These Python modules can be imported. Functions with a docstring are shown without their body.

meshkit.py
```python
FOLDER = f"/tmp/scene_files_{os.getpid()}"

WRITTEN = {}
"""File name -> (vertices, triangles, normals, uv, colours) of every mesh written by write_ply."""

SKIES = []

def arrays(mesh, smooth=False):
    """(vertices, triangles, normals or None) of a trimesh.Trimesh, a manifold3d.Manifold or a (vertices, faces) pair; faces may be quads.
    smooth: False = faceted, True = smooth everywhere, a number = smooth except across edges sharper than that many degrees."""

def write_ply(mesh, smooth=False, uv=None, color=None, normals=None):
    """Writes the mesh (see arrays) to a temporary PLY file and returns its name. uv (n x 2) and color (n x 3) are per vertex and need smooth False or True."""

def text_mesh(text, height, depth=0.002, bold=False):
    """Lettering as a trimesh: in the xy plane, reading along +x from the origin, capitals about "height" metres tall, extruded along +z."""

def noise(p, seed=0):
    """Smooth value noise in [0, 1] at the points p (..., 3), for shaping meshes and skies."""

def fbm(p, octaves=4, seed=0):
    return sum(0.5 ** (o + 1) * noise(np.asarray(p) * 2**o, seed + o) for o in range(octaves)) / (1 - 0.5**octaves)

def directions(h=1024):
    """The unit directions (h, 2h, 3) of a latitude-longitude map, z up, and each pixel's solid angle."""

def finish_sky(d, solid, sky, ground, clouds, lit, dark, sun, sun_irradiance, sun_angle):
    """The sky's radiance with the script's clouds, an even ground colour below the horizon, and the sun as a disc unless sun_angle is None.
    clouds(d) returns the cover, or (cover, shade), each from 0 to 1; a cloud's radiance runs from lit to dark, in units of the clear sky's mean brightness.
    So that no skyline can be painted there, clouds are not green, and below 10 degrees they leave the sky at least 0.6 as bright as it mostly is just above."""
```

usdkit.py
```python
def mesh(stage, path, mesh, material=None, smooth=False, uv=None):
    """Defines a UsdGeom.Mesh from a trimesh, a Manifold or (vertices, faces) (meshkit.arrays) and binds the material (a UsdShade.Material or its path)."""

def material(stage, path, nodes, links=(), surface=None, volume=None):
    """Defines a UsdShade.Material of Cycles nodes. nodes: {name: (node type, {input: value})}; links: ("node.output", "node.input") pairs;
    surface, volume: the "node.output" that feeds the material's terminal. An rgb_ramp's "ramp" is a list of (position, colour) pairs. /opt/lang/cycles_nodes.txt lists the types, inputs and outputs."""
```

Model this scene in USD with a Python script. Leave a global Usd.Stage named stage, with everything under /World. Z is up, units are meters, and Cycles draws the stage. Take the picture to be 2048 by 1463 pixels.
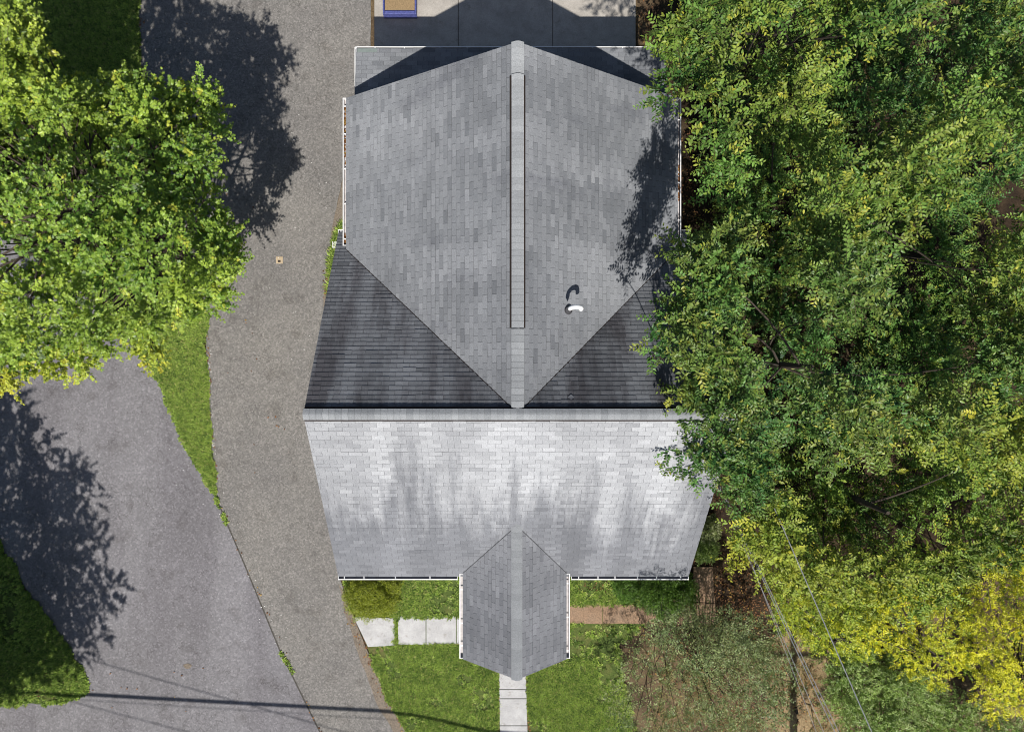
import math, random
import numpy as np
import trimesh
import shapely
from shapely.geometry import Polygon, Point, LineString, box as sbox
from shapely.ops import unary_union
from scipy.spatial import Delaunay
import usdkit, meshkit
from pxr import Usd, UsdGeom, UsdLux, UsdShade, Gf, Sdf, Vt

stage = Usd.Stage.CreateInMemory()
UsdGeom.SetStageUpAxis(stage, UsdGeom.Tokens.z)
UsdGeom.SetStageMetersPerUnit(stage, 1.0)
UsdGeom.Xform.Define(stage, '/World')
UsdGeom.Scope.Define(stage, '/World/Looks')

# ------------------------------------------------------------------ camera, sky, sun
EXPOSURE = 0.5
SKY_STRENGTH = 0.064
SUN_INTENSITY = 1.2
SUN_ELEV = math.radians(52.4)
HC = 22.0                      # drone height above the driveway
FPX = 1365.0                   # focal length in pixels of the 2048 px wide photograph
NX, NY = 969.0, 727.0          # where the plumb line under the drone falls in the photograph

cam = UsdGeom.Camera.Define(stage, '/World/camera')
cam.CreateHorizontalApertureAttr(36.0)
cam.CreateVerticalApertureAttr(36.0 * 731 / 1024)
cam.CreateFocalLengthAttr(36.0 * FPX / 2048)
cam.CreateHorizontalApertureOffsetAttr((1024 - NX) / 2048 * 36.0)
cam.CreateVerticalApertureOffsetAttr(-(731.5 - NY) / 2048 * 36.0)
cam.CreateClippingRangeAttr(Gf.Vec2f(0.1, 2000))
cam.CreateExposureAttr(EXPOSURE)
cam.AddTranslateOp().Set(Gf.Vec3d(0, 0, HC))

sky = UsdLux.DomeLight.Define(stage, '/World/sky')
sky_mat = usdkit.material(stage, '/World/Looks/sky_look', {
    's': ('sky_texture', {'sky_type': 'single_scattering', 'sun_disc': False, 'sun_elevation': SUN_ELEV, 'sun_rotation': math.pi,
                          'air_density': 1.0, 'aerosol_density': 1.4, 'ozone_density': 1.0}),
    'b': ('background_shader', {'strength': SKY_STRENGTH})}, [('s.color', 'b.color')], surface='b.background')
UsdShade.MaterialBindingAPI.Apply(sky.GetPrim()).Bind(sky_mat)
sky.GetPrim().SetCustomDataByKey('kind', 'structure')
sky.GetPrim().SetCustomDataByKey('label', 'clear blue midday sky above the whole property')

sun = UsdLux.DistantLight.Define(stage, '/World/sun')
sun.CreateNormalizeAttr(True)
sun.CreateIntensityAttr(SUN_INTENSITY)
sun.CreateAngleAttr(0.5)
sun.CreateColorAttr(Gf.Vec3f(1.0, 0.955, 0.88))
sun.AddRotateXOp().Set(90 - math.degrees(SUN_ELEV))

# ------------------------------------------------------------------ helpers
used = {}


def numbered(parent, name):
    k = used.get((parent, name), -1) + 1
    used[(parent, name)] = k
    return name if k == 0 else f'{name}_{k:03d}'


def tag(prim, label=None, cat=None, group=None, kind=None):
    for k, v in (('label', label), ('category', cat), ('group', group), ('kind', kind)):
        if v:
            prim.SetCustomDataByKey(k, v)


class Node:
    def __init__(self, path, base):
        self.path, self.base = path, np.asarray(base, float)


ROOT = Node('/World', (0, 0, 0))


def thing(name, label, cat, base=(0, 0, 0), group=None, kind=None):
    n = numbered('/World', name)
    x = UsdGeom.Xform.Define(stage, '/World/' + n)
    x.AddTranslateOp().Set(Gf.Vec3d(*map(float, base)))
    tag(x.GetPrim(), label, cat, group, kind)
    return Node('/World/' + n, base)


def obj(name, mesh, mat, parent=ROOT, smooth=False, attrs=None, label=None, cat=None, group=None, kind=None):
    """One Mesh prim from world-space vertices; its parent's base is taken off."""
    n = numbered(parent.path, name)
    path = parent.path + '/' + n
    v, f, nn = meshkit.arrays(mesh, smooth)
    v = v - parent.base
    m = UsdGeom.Mesh.Define(stage, path)
    m.CreatePointsAttr(Vt.Vec3fArray.FromNumpy(np.ascontiguousarray(v, np.float32)))
    m.CreateFaceVertexCountsAttr(Vt.IntArray.FromNumpy(np.full(len(f), 3, np.int32)))
    m.CreateFaceVertexIndicesAttr(Vt.IntArray.FromNumpy(np.ascontiguousarray(f, np.int32).ravel()))
    m.CreateSubdivisionSchemeAttr('none')
    m.CreateDoubleSidedAttr(True)
    if nn is not None:
        m.CreateNormalsAttr(Vt.Vec3fArray.FromNumpy(np.ascontiguousarray(nn, np.float32)))
        m.SetNormalsInterpolation('vertex')
    for k, a in (attrs or {}).items():
        a = np.broadcast_to(np.asarray(a, float), (len(v),))
        UsdGeom.PrimvarsAPI(m).CreatePrimvar(k, Sdf.ValueTypeNames.FloatArray, 'vertex').Set(Vt.FloatArray.FromNumpy(np.ascontiguousarray(a, np.float32)))
    UsdShade.MaterialBindingAPI.Apply(m.GetPrim()).Bind(UsdShade.Material.Get(stage, '/World/Looks/' + mat))
    tag(m.GetPrim(), label, cat, group, kind)
    return Node(path, parent.base)


def cat_mesh(ms):
    vs, fs, k = [], [], 0
    for v, f in ms:
        vs.append(v); fs.append(np.asarray(f) + k); k += len(v)
    return np.vstack(vs), np.vstack(fs)


BOXF = np.array([[0, 2, 1], [0, 3, 2], [4, 5, 6], [4, 6, 7], [0, 1, 5], [0, 5, 4], [1, 2, 6], [1, 6, 5], [2, 3, 7], [2, 7, 6], [3, 0, 4], [3, 4, 7]])


def box(x0, x1, y0, y1, z0, z1):
    v = np.array([[x0, y0, z0], [x1, y0, z0], [x1, y1, z0], [x0, y1, z0], [x0, y0, z1], [x1, y0, z1], [x1, y1, z1], [x0, y1, z1]], float)
    return v, BOXF


def bevel_box(x0, x1, y0, y1, z0, z1, b=0.01):
    v0 = np.array([[x0, y0, z0], [x1, y0, z0], [x1, y1, z0], [x0, y1, z0]], float)
    v1 = v0.copy(); v1[:, 2] = z1 - b
    v2 = np.array([[x0 + b, y0 + b, z1], [x1 - b, y0 + b, z1], [x1 - b, y1 - b, z1], [x0 + b, y1 - b, z1]], float)
    v = np.vstack([v0, v1, v2]); f = [[8, 9, 10], [8, 10, 11], [0, 2, 1], [0, 3, 2]]
    for a in (0, 4):
        for i in range(4):
            j = (i + 1) % 4
            f += [[a + i, a + j, a + 4 + j], [a + i, a + 4 + j, a + 4 + i]]
    return v, np.array(f)


def tube(pts, rad, sides=8, caps=True):
    pts = np.asarray(pts, float); n = len(pts)
    rad = np.broadcast_to(np.asarray(rad, float), (n,))
    t = np.gradient(pts, axis=0); t /= np.linalg.norm(t, axis=1, keepdims=True) + 1e-12
    ref = np.array([0, 0, 1.0]) if abs(t[:, 2]).mean() < 0.8 else np.array([1.0, 0, 0])
    a = np.cross(t, ref); a /= np.linalg.norm(a, axis=1, keepdims=True) + 1e-12
    b = np.cross(t, a)
    ang = np.arange(sides) * 2 * math.pi / sides
    v = (pts[:, None] + rad[:, None, None] * (np.cos(ang)[None, :, None] * a[:, None] + np.sin(ang)[None, :, None] * b[:, None])).reshape(-1, 3)
    f = []
    for i in range(n - 1):
        for k in range(sides):
            k2 = (k + 1) % sides
            p, q, r, s = i * sides + k, i * sides + k2, (i + 1) * sides + k2, (i + 1) * sides + k
            f += [[p, r, q], [p, s, r]]
    if caps:
        for e, flip in ((0, False), (n - 1, True)):
            for k in range(1, sides - 1):
                tri = [e * sides, e * sides + k, e * sides + k + 1]
                f.append(tri[::-1] if flip else tri)
    return v, np.array(f)


def ss(x):
    x = np.clip(x, 0, 1)
    return x * x * (3 - 2 * x)


def P(px, py, z=0.0):
    """Where the sight line through a pixel of the photograph meets the level z."""
    s = (HC - z) / FPX
    return np.array([(px - NX) * s, (NY - py) * s, z])


def terrain(X, Y):
    X, Y = np.asarray(X, float), np.asarray(Y, float)
    xe = -4.21 + (-8.19 - Y) * 0.4565
    front = ss((X - xe) / 3.4) * ss((-4.6 - Y) / 1.6)
    side = ss((7.2 - Y) / 4.0)
    w = ss((X - 2.0) / 2.0)
    return 0.36 * (front * (1 - w) + side * w) * ss((60 - np.abs(X)) / 30) * ss((60 - np.abs(Y)) / 30)


def G(px, py, dz=0.0):
    z = 0.0
    for _ in range(6):
        p = P(px, py, z + dz); z = float(terrain(p[0], p[1]))
    return np.array([p[0], p[1], z + dz])


def gpoly(pix, dz=0.0):
    return Polygon([G(x, y, dz)[:2] for x, y in pix])


rngj = np.random.default_rng(5)


def rough_edge(poly, step=0.15, amp=0.03, seed=0):
    ring = poly.exterior; n = max(8, int(ring.length / step))
    pts = np.array([ring.interpolate(i / n, normalized=True).coords[0] for i in range(n)])
    p3 = np.c_[pts * 2.3, np.full(n, seed * 7.1)]
    d = 2 * np.c_[meshkit.noise(p3, seed), meshkit.noise(p3 + 31.7, seed + 1)] - 1
    q = Polygon(pts + amp * d)
    return q if q.is_valid else q.buffer(0)


def drape(poly, dz, step=0.3, hf=terrain):
    """A sheet over the terrain, cut to the polygon."""
    if poly.geom_type != 'Polygon':
        poly = max(poly.geoms, key=lambda g: g.area)
    rings = [poly.exterior] + list(poly.interiors)
    bp = []
    for r in rings:
        c = np.array(r.coords)[:-1]
        for a, b in zip(c, np.roll(c, -1, 0)):
            k = max(1, int(np.linalg.norm(b - a) / step))
            bp += [a + (b - a) * i / k for i in range(k)]
    x0, y0, x1, y1 = poly.bounds
    gx, gy = np.meshgrid(np.arange(x0, x1, step), np.arange(y0, y1, step))
    g = np.c_[gx.ravel(), gy.ravel()] + 1e-4
    g = g[shapely.contains_xy(poly.buffer(-step * 0.4), g[:, 0], g[:, 1])] if len(g) else g
    pts = np.vstack([np.array(bp), g])
    t = Delaunay(pts).simplices
    c = pts[t].mean(1)
    t = t[shapely.contains_xy(poly, c[:, 0], c[:, 1])]
    a = np.cross(pts[t[:, 1]] - pts[t[:, 0]], pts[t[:, 2]] - pts[t[:, 0]])
    t[a < 0] = t[a < 0][:, ::-1]
    t = t[np.abs(a) > 1e-9]
    return np.c_[pts, hf(pts[:, 0], pts[:, 1]) + dz], t


# ------------------------------------------------------------------ materials
def M(name, nodes, links, surface='p.BSDF'):
    usdkit.material(stage, '/World/Looks/' + name, nodes, links, surface=surface)


def plain(name, col, rough=0.6, spec=0.4, var=0.12, scale=9.0):
    c = np.array(col)
    M(name, {'g': ('geometry', {}), 'n': ('noise_texture', {'scale': scale, 'detail': 5.0, 'roughness': 0.65}),
             'r': ('rgb_ramp', {'ramp': [(0.3, tuple(c * (1 - var))), (0.7, tuple(np.minimum(c * (1 + var), 0.95)))]}),
             'p': ('principled_bsdf', {'roughness': rough, 'specular_ior_level': spec})},
      [('g.position', 'n.vector'), ('n.fac', 'r.fac'), ('r.color', 'p.base_color')])


def shingle(name, lo, hi, stain_scale, stain_lo, stain_col, fade=None):
    """Asphalt shingle: tone of the tab, mineral granules, algae streaks running down the slope."""
    nodes = {
        'g': ('geometry', {}), 'at': ('attribute', {'attribute': 'tone'}),
        'base': ('rgb_ramp', {'ramp': [(0.0, tuple(0.62 * x for x in lo)), (0.07, tuple(0.62 * x for x in lo)), (0.1, lo), (1.0, hi)]}),
        'gr': ('noise_texture', {'scale': 60.0, 'detail': 2.0, 'roughness': 0.7}),
        'grr': ('rgb_ramp', {'ramp': [(0.3, (0.72, 0.72, 0.73)), (0.7, (1.26, 1.26, 1.26))]}),
        'm1': ('mix', {'mix_type': 'multiply', 'fac': 1.0}),
        'map': ('mapping', {'scale': stain_scale}),
        'st': ('noise_texture', {'scale': 1.0, 'detail': 7.0, 'roughness': 0.68}),
        'str': ('rgb_ramp', {'ramp': [(stain_lo, (0, 0, 0)), (stain_lo + 0.17, (1, 1, 1))]}),
        'bl': ('noise_texture', {'scale': 1.0, 'detail': 5.0, 'roughness': 0.6}),
        'blr': ('rgb_ramp', {'ramp': [(0.35, (0.93, 0.93, 0.93)), (0.66, (1.07, 1.07, 1.07))]}),
        'm2': ('mix', {'mix_type': 'multiply', 'fac': 1.0}),
        'm3': ('mix', {'mix_type': 'multiply'}),
        'cm': ('math', {'math_type': 'multiply', 'value2': 0.85}),
        'bu': ('bump', {'strength': 0.5, 'distance': 0.004}),
        'p': ('principled_bsdf', {'roughness': 0.85, 'specular_ior_level': 0.25, 'diffuse_roughness': 0.8})}
    nodes['m3'][1]['color2'] = stain_col
    links = [('at.fac', 'base.fac'), ('g.position', 'gr.vector'), ('gr.fac', 'grr.fac'), ('base.color', 'm1.color1'), ('grr.color', 'm1.color2'),
             ('g.position', 'map.vector'), ('map.vector', 'st.vector'), ('st.fac', 'str.fac'), ('g.position', 'bl.vector'), ('bl.fac', 'blr.fac'),
             ('m1.color', 'm2.color1'), ('blr.color', 'm2.color2'), ('m2.color', 'm3.color1'), ('cm.value', 'm3.fac'),
             ('gr.fac', 'bu.height'), ('bu.normal', 'p.normal'), ('m3.color', 'p.base_color')]
    if fade:   # shifts the mask so the slope gets darker towards the eave
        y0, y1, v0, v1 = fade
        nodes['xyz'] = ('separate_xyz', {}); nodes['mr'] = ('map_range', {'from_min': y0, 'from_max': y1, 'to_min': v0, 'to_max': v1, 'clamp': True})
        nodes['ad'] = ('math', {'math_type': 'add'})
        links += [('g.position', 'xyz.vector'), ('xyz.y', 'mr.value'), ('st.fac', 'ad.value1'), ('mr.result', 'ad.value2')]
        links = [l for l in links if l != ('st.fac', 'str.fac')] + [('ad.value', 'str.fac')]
    links.append(('str.color', 'cm.value1'))
    M(name, nodes, links)


shingle('shingle_front', (0.265, 0.272, 0.288), (0.410, 0.420, 0.437), (1.25, 0.17, 0.17), 0.47, (0.44, 0.448, 0.475), fade=(-1.6, -5.3, -0.12, 0.25))  # paler base than the other slopes, darkening towards the eave
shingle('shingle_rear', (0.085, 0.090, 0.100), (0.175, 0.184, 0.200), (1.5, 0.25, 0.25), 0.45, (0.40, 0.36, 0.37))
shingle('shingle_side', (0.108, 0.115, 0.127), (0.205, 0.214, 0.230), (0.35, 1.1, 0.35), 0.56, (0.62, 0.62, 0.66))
shingle('shingle_porch', (0.145, 0.151, 0.167), (0.250, 0.258, 0.278), (0.5, 0.9, 0.5), 0.58, (0.55, 0.53, 0.58))
shingle('ridge_shingle', (0.19, 0.20, 0.212), (0.27, 0.282, 0.295), (1.5, 1.5, 1.5), 0.62, (0.75, 0.75, 0.78))
plain('cap_joint', (0.13, 0.138, 0.146), 0.9, 0.2)
plain('roof_deck', (0.075, 0.077, 0.083), 0.9, 0.2)
plain('vent_side', (0.022, 0.016, 0.014), 0.8, 0.2)
plain('white_metal', (0.62, 0.62, 0.62), 0.35, 0.5, 0.05, 4)
plain('gutter_inside', (0.40, 0.375, 0.375), 0.55, 0.3, 0.25, 12)
plain('white_siding', (0.68, 0.68, 0.66), 0.6, 0.3, 0.05, 3)
plain('foundation', (0.30, 0.29, 0.27), 0.9, 0.2)
plain('pvc', (0.85, 0.85, 0.84), 0.3, 0.5, 0.02)
plain('rubber', (0.045, 0.045, 0.05), 0.6, 0.3)
plain('bark', (0.05, 0.04, 0.032), 0.9, 0.2, 0.35, 30)
plain('twig_bark', (0.065, 0.055, 0.028), 0.8, 0.2, 0.25, 30)
plain('wood_pole', (0.17, 0.12, 0.085), 0.9, 0.2, 0.3, 8)
plain('cable_black', (0.02, 0.02, 0.022), 0.6, 0.3)
plain('wire_grey', (0.19, 0.195, 0.21), 0.4, 0.5, 0.05)
plain('blue_paint', (0.06, 0.07, 0.21), 0.55, 0.3, 0.5, 22)
plain('tan_plastic', (0.36, 0.285, 0.19), 0.6, 0.4, 0.1)
plain('seam_tar', (0.06, 0.056, 0.05), 0.9, 0.2, 0.4, 14)
plain('dark_hole', (0.04, 0.03, 0.025), 0.9, 0.1)
plain('window_glass', (0.03, 0.035, 0.04), 0.08, 0.6, 0.02)
plain('door_paint', (0.16, 0.05, 0.04), 0.4, 0.5, 0.05)
plain('straw', (0.22, 0.155, 0.085), 0.9, 0.2, 0.35, 40)
plain('white_stone', (0.75, 0.74, 0.72), 0.8, 0.2, 0.1)
plain('green_starter', (0.17, 0.20, 0.19), 0.9, 0.2)


def asphalt(name, dark, light, big, speck, crack=True, cell=21.0):
    nodes = {
        'g': ('geometry', {}),
        'n1': ('voronoi_texture', {'scale': cell}), 'sc': ('separate_color', {}), 'gn': ('noise_texture', {'scale': 9.0, 'detail': 3.0}),
        'gm': ('mix_float', {'fac': 0.2}),
        'r1': ('rgb_ramp', {'ramp': [(0.08, dark), (0.5, tuple(0.5 * (np.array(dark) + np.array(light)))), (0.82, light), (0.97, tuple(1.35 * np.array(light)))]}),
        'n2': ('noise_texture', {'scale': 0.35, 'detail': 5.0, 'roughness': 0.6}),
        'r2': ('rgb_ramp', {'ramp': [(0.3, big[0]), (0.7, big[1])]}),
        'm': ('mix', {'mix_type': 'multiply', 'fac': 1.0}),
        'vo': ('voronoi_texture', {'scale': 26.0}),
        'rv': ('rgb_ramp', {'ramp': [(0.0, speck), (0.10, speck), (0.16, (0, 0, 0))]}),
        'wn': ('noise_texture', {'scale': 11.0, 'detail': 1.0}),
        'rw': ('rgb_ramp', {'ramp': [(0.52, (0, 0, 0)), (0.62, (1, 1, 1))]}),
        'mw': ('mix', {'mix_type': 'multiply', 'fac': 1.0}),
        'ma': ('mix', {'mix_type': 'add', 'fac': 1.0}),
        'n4': ('noise_texture', {'scale': 0.42, 'detail': 5.0, 'roughness': 0.6}), 'r4': ('rgb_ramp', {'ramp': [(0.493, (1, 1, 1)), (0.4975, (0.55, 0.54, 0.53)), (0.502, (1, 1, 1))]}), 'm4': ('mix', {'mix_type': 'multiply', 'fac': 0.8}),
        'n5': ('noise_texture', {'scale': 1.7, 'detail': 4.0}), 'r5': ('rgb_ramp', {'ramp': [(0.56, (1, 1, 1)), (0.70, (0.80, 0.79, 0.78))]}), 'm5': ('mix', {'mix_type': 'multiply', 'fac': 1.0}),
        'p': ('principled_bsdf', {'roughness': 0.88, 'specular_ior_level': 0.3})}
    links = [('g.position', 'n1.vector'), ('n1.color', 'sc.color'), ('sc.r', 'gm.a'), ('g.position', 'gn.vector'), ('gn.fac', 'gm.b'), ('gm.result', 'r1.fac'), ('g.position', 'n2.vector'), ('n2.fac', 'r2.fac'), ('r1.color', 'm.color1'), ('r2.color', 'm.color2'),
             ('g.position', 'vo.vector'), ('vo.distance', 'rv.fac'), ('g.position', 'wn.vector'), ('wn.fac', 'rw.fac'), ('rv.color', 'mw.color1'), ('rw.color', 'mw.color2'),
             ('m.color', 'ma.color1'), ('mw.color', 'ma.color2')]
    links += [('g.position', 'n4.vector'), ('n4.fac', 'r4.fac'), ('ma.color', 'm4.color1'), ('r4.color', 'm4.color2'), ('g.position', 'n5.vector'), ('n5.fac', 'r5.fac'), ('m4.color', 'm5.color1'), ('r5.color', 'm5.color2')]
    last = 'm5.color'
    if crack:   # tyre-worn darker bands and hairline cracks
        nodes.update({'mp': ('mapping', {'rotation': (0, 0, 0.45), 'scale': (0.75, 0.10, 1)}), 'n3': ('noise_texture', {'scale': 1.0, 'detail': 3.0}),
                      'r3': ('rgb_ramp', {'ramp': [(0.40, (0.84, 0.83, 0.84)), (0.56, (1, 1, 1))]}), 'm3': ('mix', {'mix_type': 'multiply', 'fac': 1.0})})
        links += [('g.position', 'mp.vector'), ('mp.vector', 'n3.vector'), ('n3.fac', 'r3.fac'), ('m5.color', 'm3.color1'), ('r3.color', 'm3.color2')]
        last = 'm3.color'
    links.append((last, 'p.base_color'))
    M(name, nodes, links)


asphalt('asphalt_brown', (0.110, 0.107, 0.1035), (0.182, 0.174, 0.168), ((0.86, 0.85, 0.85), (1.10, 1.08, 1.04)), (0.22, 0.21, 0.2), crack=False, cell=25.0)
asphalt('asphalt_grey', (0.125, 0.121, 0.127), (0.178, 0.172, 0.181), ((0.86, 0.855, 0.86), (1.09, 1.09, 1.11)), (0.2, 0.2, 0.21))


def ground_mat(name, cols, scale=1.1, fine=26.0, bump=0.03):
    M(name, {'g': ('geometry', {}), 'n1': ('noise_texture', {'scale': scale, 'detail': 6.0, 'roughness': 0.65}),
             'r1': ('rgb_ramp', {'ramp': cols}), 'n2': ('noise_texture', {'scale': fine, 'detail': 4.0, 'roughness': 0.75}),
             'r2': ('rgb_ramp', {'ramp': [(0.3, (0.5, 0.5, 0.5)), (0.7, (1.45, 1.42, 1.38))]}), 'm': ('mix', {'mix_type': 'multiply', 'fac': 1.0}),
             'bu': ('bump', {'strength': 0.8, 'distance': bump}),
             'p': ('principled_bsdf', {'roughness': 0.95, 'specular_ior_level': 0.15})},
      [('g.position', 'n1.vector'), ('n1.fac', 'r1.fac'), ('g.position', 'n2.vector'), ('n2.fac', 'r2.fac'), ('r1.color', 'm.color1'), ('r2.color', 'm.color2'),
       ('n2.fac', 'bu.height'), ('bu.normal', 'p.normal'), ('m.color', 'p.base_color')])


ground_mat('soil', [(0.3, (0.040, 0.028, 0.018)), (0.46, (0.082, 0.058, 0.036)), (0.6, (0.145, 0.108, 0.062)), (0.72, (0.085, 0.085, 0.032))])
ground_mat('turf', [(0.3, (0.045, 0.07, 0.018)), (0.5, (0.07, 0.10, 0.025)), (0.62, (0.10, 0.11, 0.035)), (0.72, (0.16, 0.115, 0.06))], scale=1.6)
ground_mat('woodland_floor', [(0.3, (0.018, 0.013, 0.009)), (0.5, (0.04, 0.027, 0.017)), (0.7, (0.06, 0.045, 0.024))], scale=2.0)  # brown litter, its colour lowered to paint in the canopy shade
ground_mat('dry_ground', [(0.3, (0.12, 0.09, 0.05)), (0.5, (0.235, 0.175, 0.10)), (0.7, (0.29, 0.215, 0.13))], scale=2.2)
ground_mat('edge_dirt', [(0.3, (0.115, 0.10, 0.083)), (0.5, (0.165, 0.138, 0.112)), (0.7, (0.14, 0.125, 0.105))], scale=2.5, bump=0.01)
ground_mat('tan_walk', [(0.3, (0.16, 0.105, 0.07)), (0.5, (0.235, 0.16, 0.108)), (0.7, (0.20, 0.145, 0.105))], scale=2.0, bump=0.006)


def concrete(name, a, b, stain):
    M(name, {'g': ('geometry', {}), 'n1': ('noise_texture', {'scale': 2.2, 'detail': 7.0, 'roughness': 0.7}), 'r1': ('rgb_ramp', {'ramp': [(0.3, a), (0.62, b)]}),
             'n2': ('noise_texture', {'scale': 40.0, 'detail': 3.0}), 'r2': ('rgb_ramp', {'ramp': [(0.3, (0.85, 0.85, 0.85)), (0.7, (1.12, 1.12, 1.12))]}),
             'n3': ('noise_texture', {'scale': 4.5, 'detail': 6.0, 'roughness': 0.75}), 'r3': ('rgb_ramp', {'ramp': [(0.56, (1, 1, 1)), (0.72, stain)]}),
             'm': ('mix', {'mix_type': 'multiply', 'fac': 1.0}), 'm3': ('mix', {'mix_type': 'multiply', 'fac': 1.0}),
             'bu': ('bump', {'strength': 0.4, 'distance': 0.004}),
             'p': ('principled_bsdf', {'roughness': 0.85, 'specular_ior_level': 0.25})},
      [('g.position', 'n1.vector'), ('n1.fac', 'r1.fac'), ('g.position', 'n2.vector'), ('n2.fac', 'r2.fac'), ('r1.color', 'm.color1'), ('r2.color', 'm.color2'),
       ('g.position', 'n3.vector'), ('n3.fac', 'r3.fac'), ('m.color', 'm3.color1'), ('r3.color', 'm3.color2'),
       ('n2.fac', 'bu.height'), ('bu.normal', 'p.normal'), ('m3.color', 'p.base_color')])


concrete('walk_concrete', (0.29, 0.288, 0.29), (0.40, 0.397, 0.40), (0.62, 0.58, 0.52))
concrete('patio_concrete', (0.25, 0.232, 0.21), (0.35, 0.325, 0.295), (0.70, 0.67, 0.63))


def leafmat(name, dark, light, yellow, trans=0.4, rough=0.42, spec=0.45, under=None, inst=False):
    nodes = {'at': ('attribute', {'attribute': 'tone'}), 'ay': ('attribute', {'attribute': 'autumn'}),
             'r': ('rgb_ramp', {'ramp': [(0.0, dark), (1.0, light)]}), 'my': ('mix', {'mix_type': 'mix', 'color2': yellow}),
             'tb': ('mix', {'mix_type': 'multiply', 'fac': 1.0, 'color2': (1.25, 1.35, 0.55)}),
             'p': ('principled_bsdf', {'roughness': rough, 'specular_ior_level': spec}), 't': ('translucent_bsdf', {}), 'mx': ('mix_closure', {'fac': trans})}
    links = [('at.fac', 'r.fac'), ('r.color', 'my.color1'), ('ay.fac', 'my.fac')]
    col = 'my.color'
    if inst:
        nodes['oi'] = ('object_info', {}); nodes['ir'] = ('map_range', {'to_min': -0.7, 'to_max': 0.45})
        nodes['ia'] = ('math', {'math_type': 'add'})
        links = [l for l in links if l != ('at.fac', 'r.fac')] + [('oi.random', 'ir.value'), ('ir.result', 'ia.value1'), ('at.fac', 'ia.value2'), ('ia.value', 'r.fac')]
    if under:
        nodes['g'] = ('geometry', {}); nodes['mu'] = ('mix', {'mix_type': 'mix', 'color2': under})
        links += [('g.backfacing', 'mu.fac'), ('my.color', 'mu.color1')]
        col = 'mu.color'
    links += [(col, 'p.base_color'), ('my.color', 'tb.color1'), ('tb.color', 't.color'), ('p.BSDF', 'mx.closure1'), ('t.BSDF', 'mx.closure2')]
    M(name, nodes, links, surface='mx.closure')


leafmat('leaf_elm', (0.022, 0.075, 0.016), (0.135, 0.275, 0.050), (0.40, 0.38, 0.045), 0.20, 0.48, 0.32)
leafmat('leaf_elm_dark', (0.014, 0.060, 0.016), (0.090, 0.215, 0.045), (0.34, 0.34, 0.05), 0.18, 0.46, 0.34)
leafmat('leaf_elm_light', (0.032, 0.085, 0.014), (0.180, 0.305, 0.048), (0.46, 0.42, 0.04), 0.22, 0.48, 0.32)
leafmat('leaf_maple', (0.078, 0.175, 0.022), (0.33, 0.46, 0.060), (0.54, 0.50, 0.05), 0.26, 0.40, 0.5, under=(0.22, 0.29, 0.15))
leafmat('leaf_yellow', (0.10, 0.19, 0.022), (0.29, 0.41, 0.035), (0.62, 0.58, 0.02), 0.28)
leafmat('leaf_olive', (0.070, 0.115, 0.038), (0.31, 0.38, 0.165), (0.25, 0.17, 0.06), 0.3)
leafmat('leaf_shrub', (0.05, 0.12, 0.018), (0.17, 0.31, 0.05), (0.16, 0.19, 0.03), 0.35)
leafmat('leaf_shrub_gold', (0.11, 0.16, 0.012), (0.34, 0.40, 0.035), (0.24, 0.22, 0.03), 0.35)
leafmat('leaf_pale', (0.11, 0.19, 0.035), (0.29, 0.40, 0.10), (0.42, 0.42, 0.25), 0.3)
leafmat('blade_green', (0.075, 0.15, 0.024), (0.36, 0.49, 0.095), (0.46, 0.40, 0.18), 0.3, 0.55, 0.25, inst=True)
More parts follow.
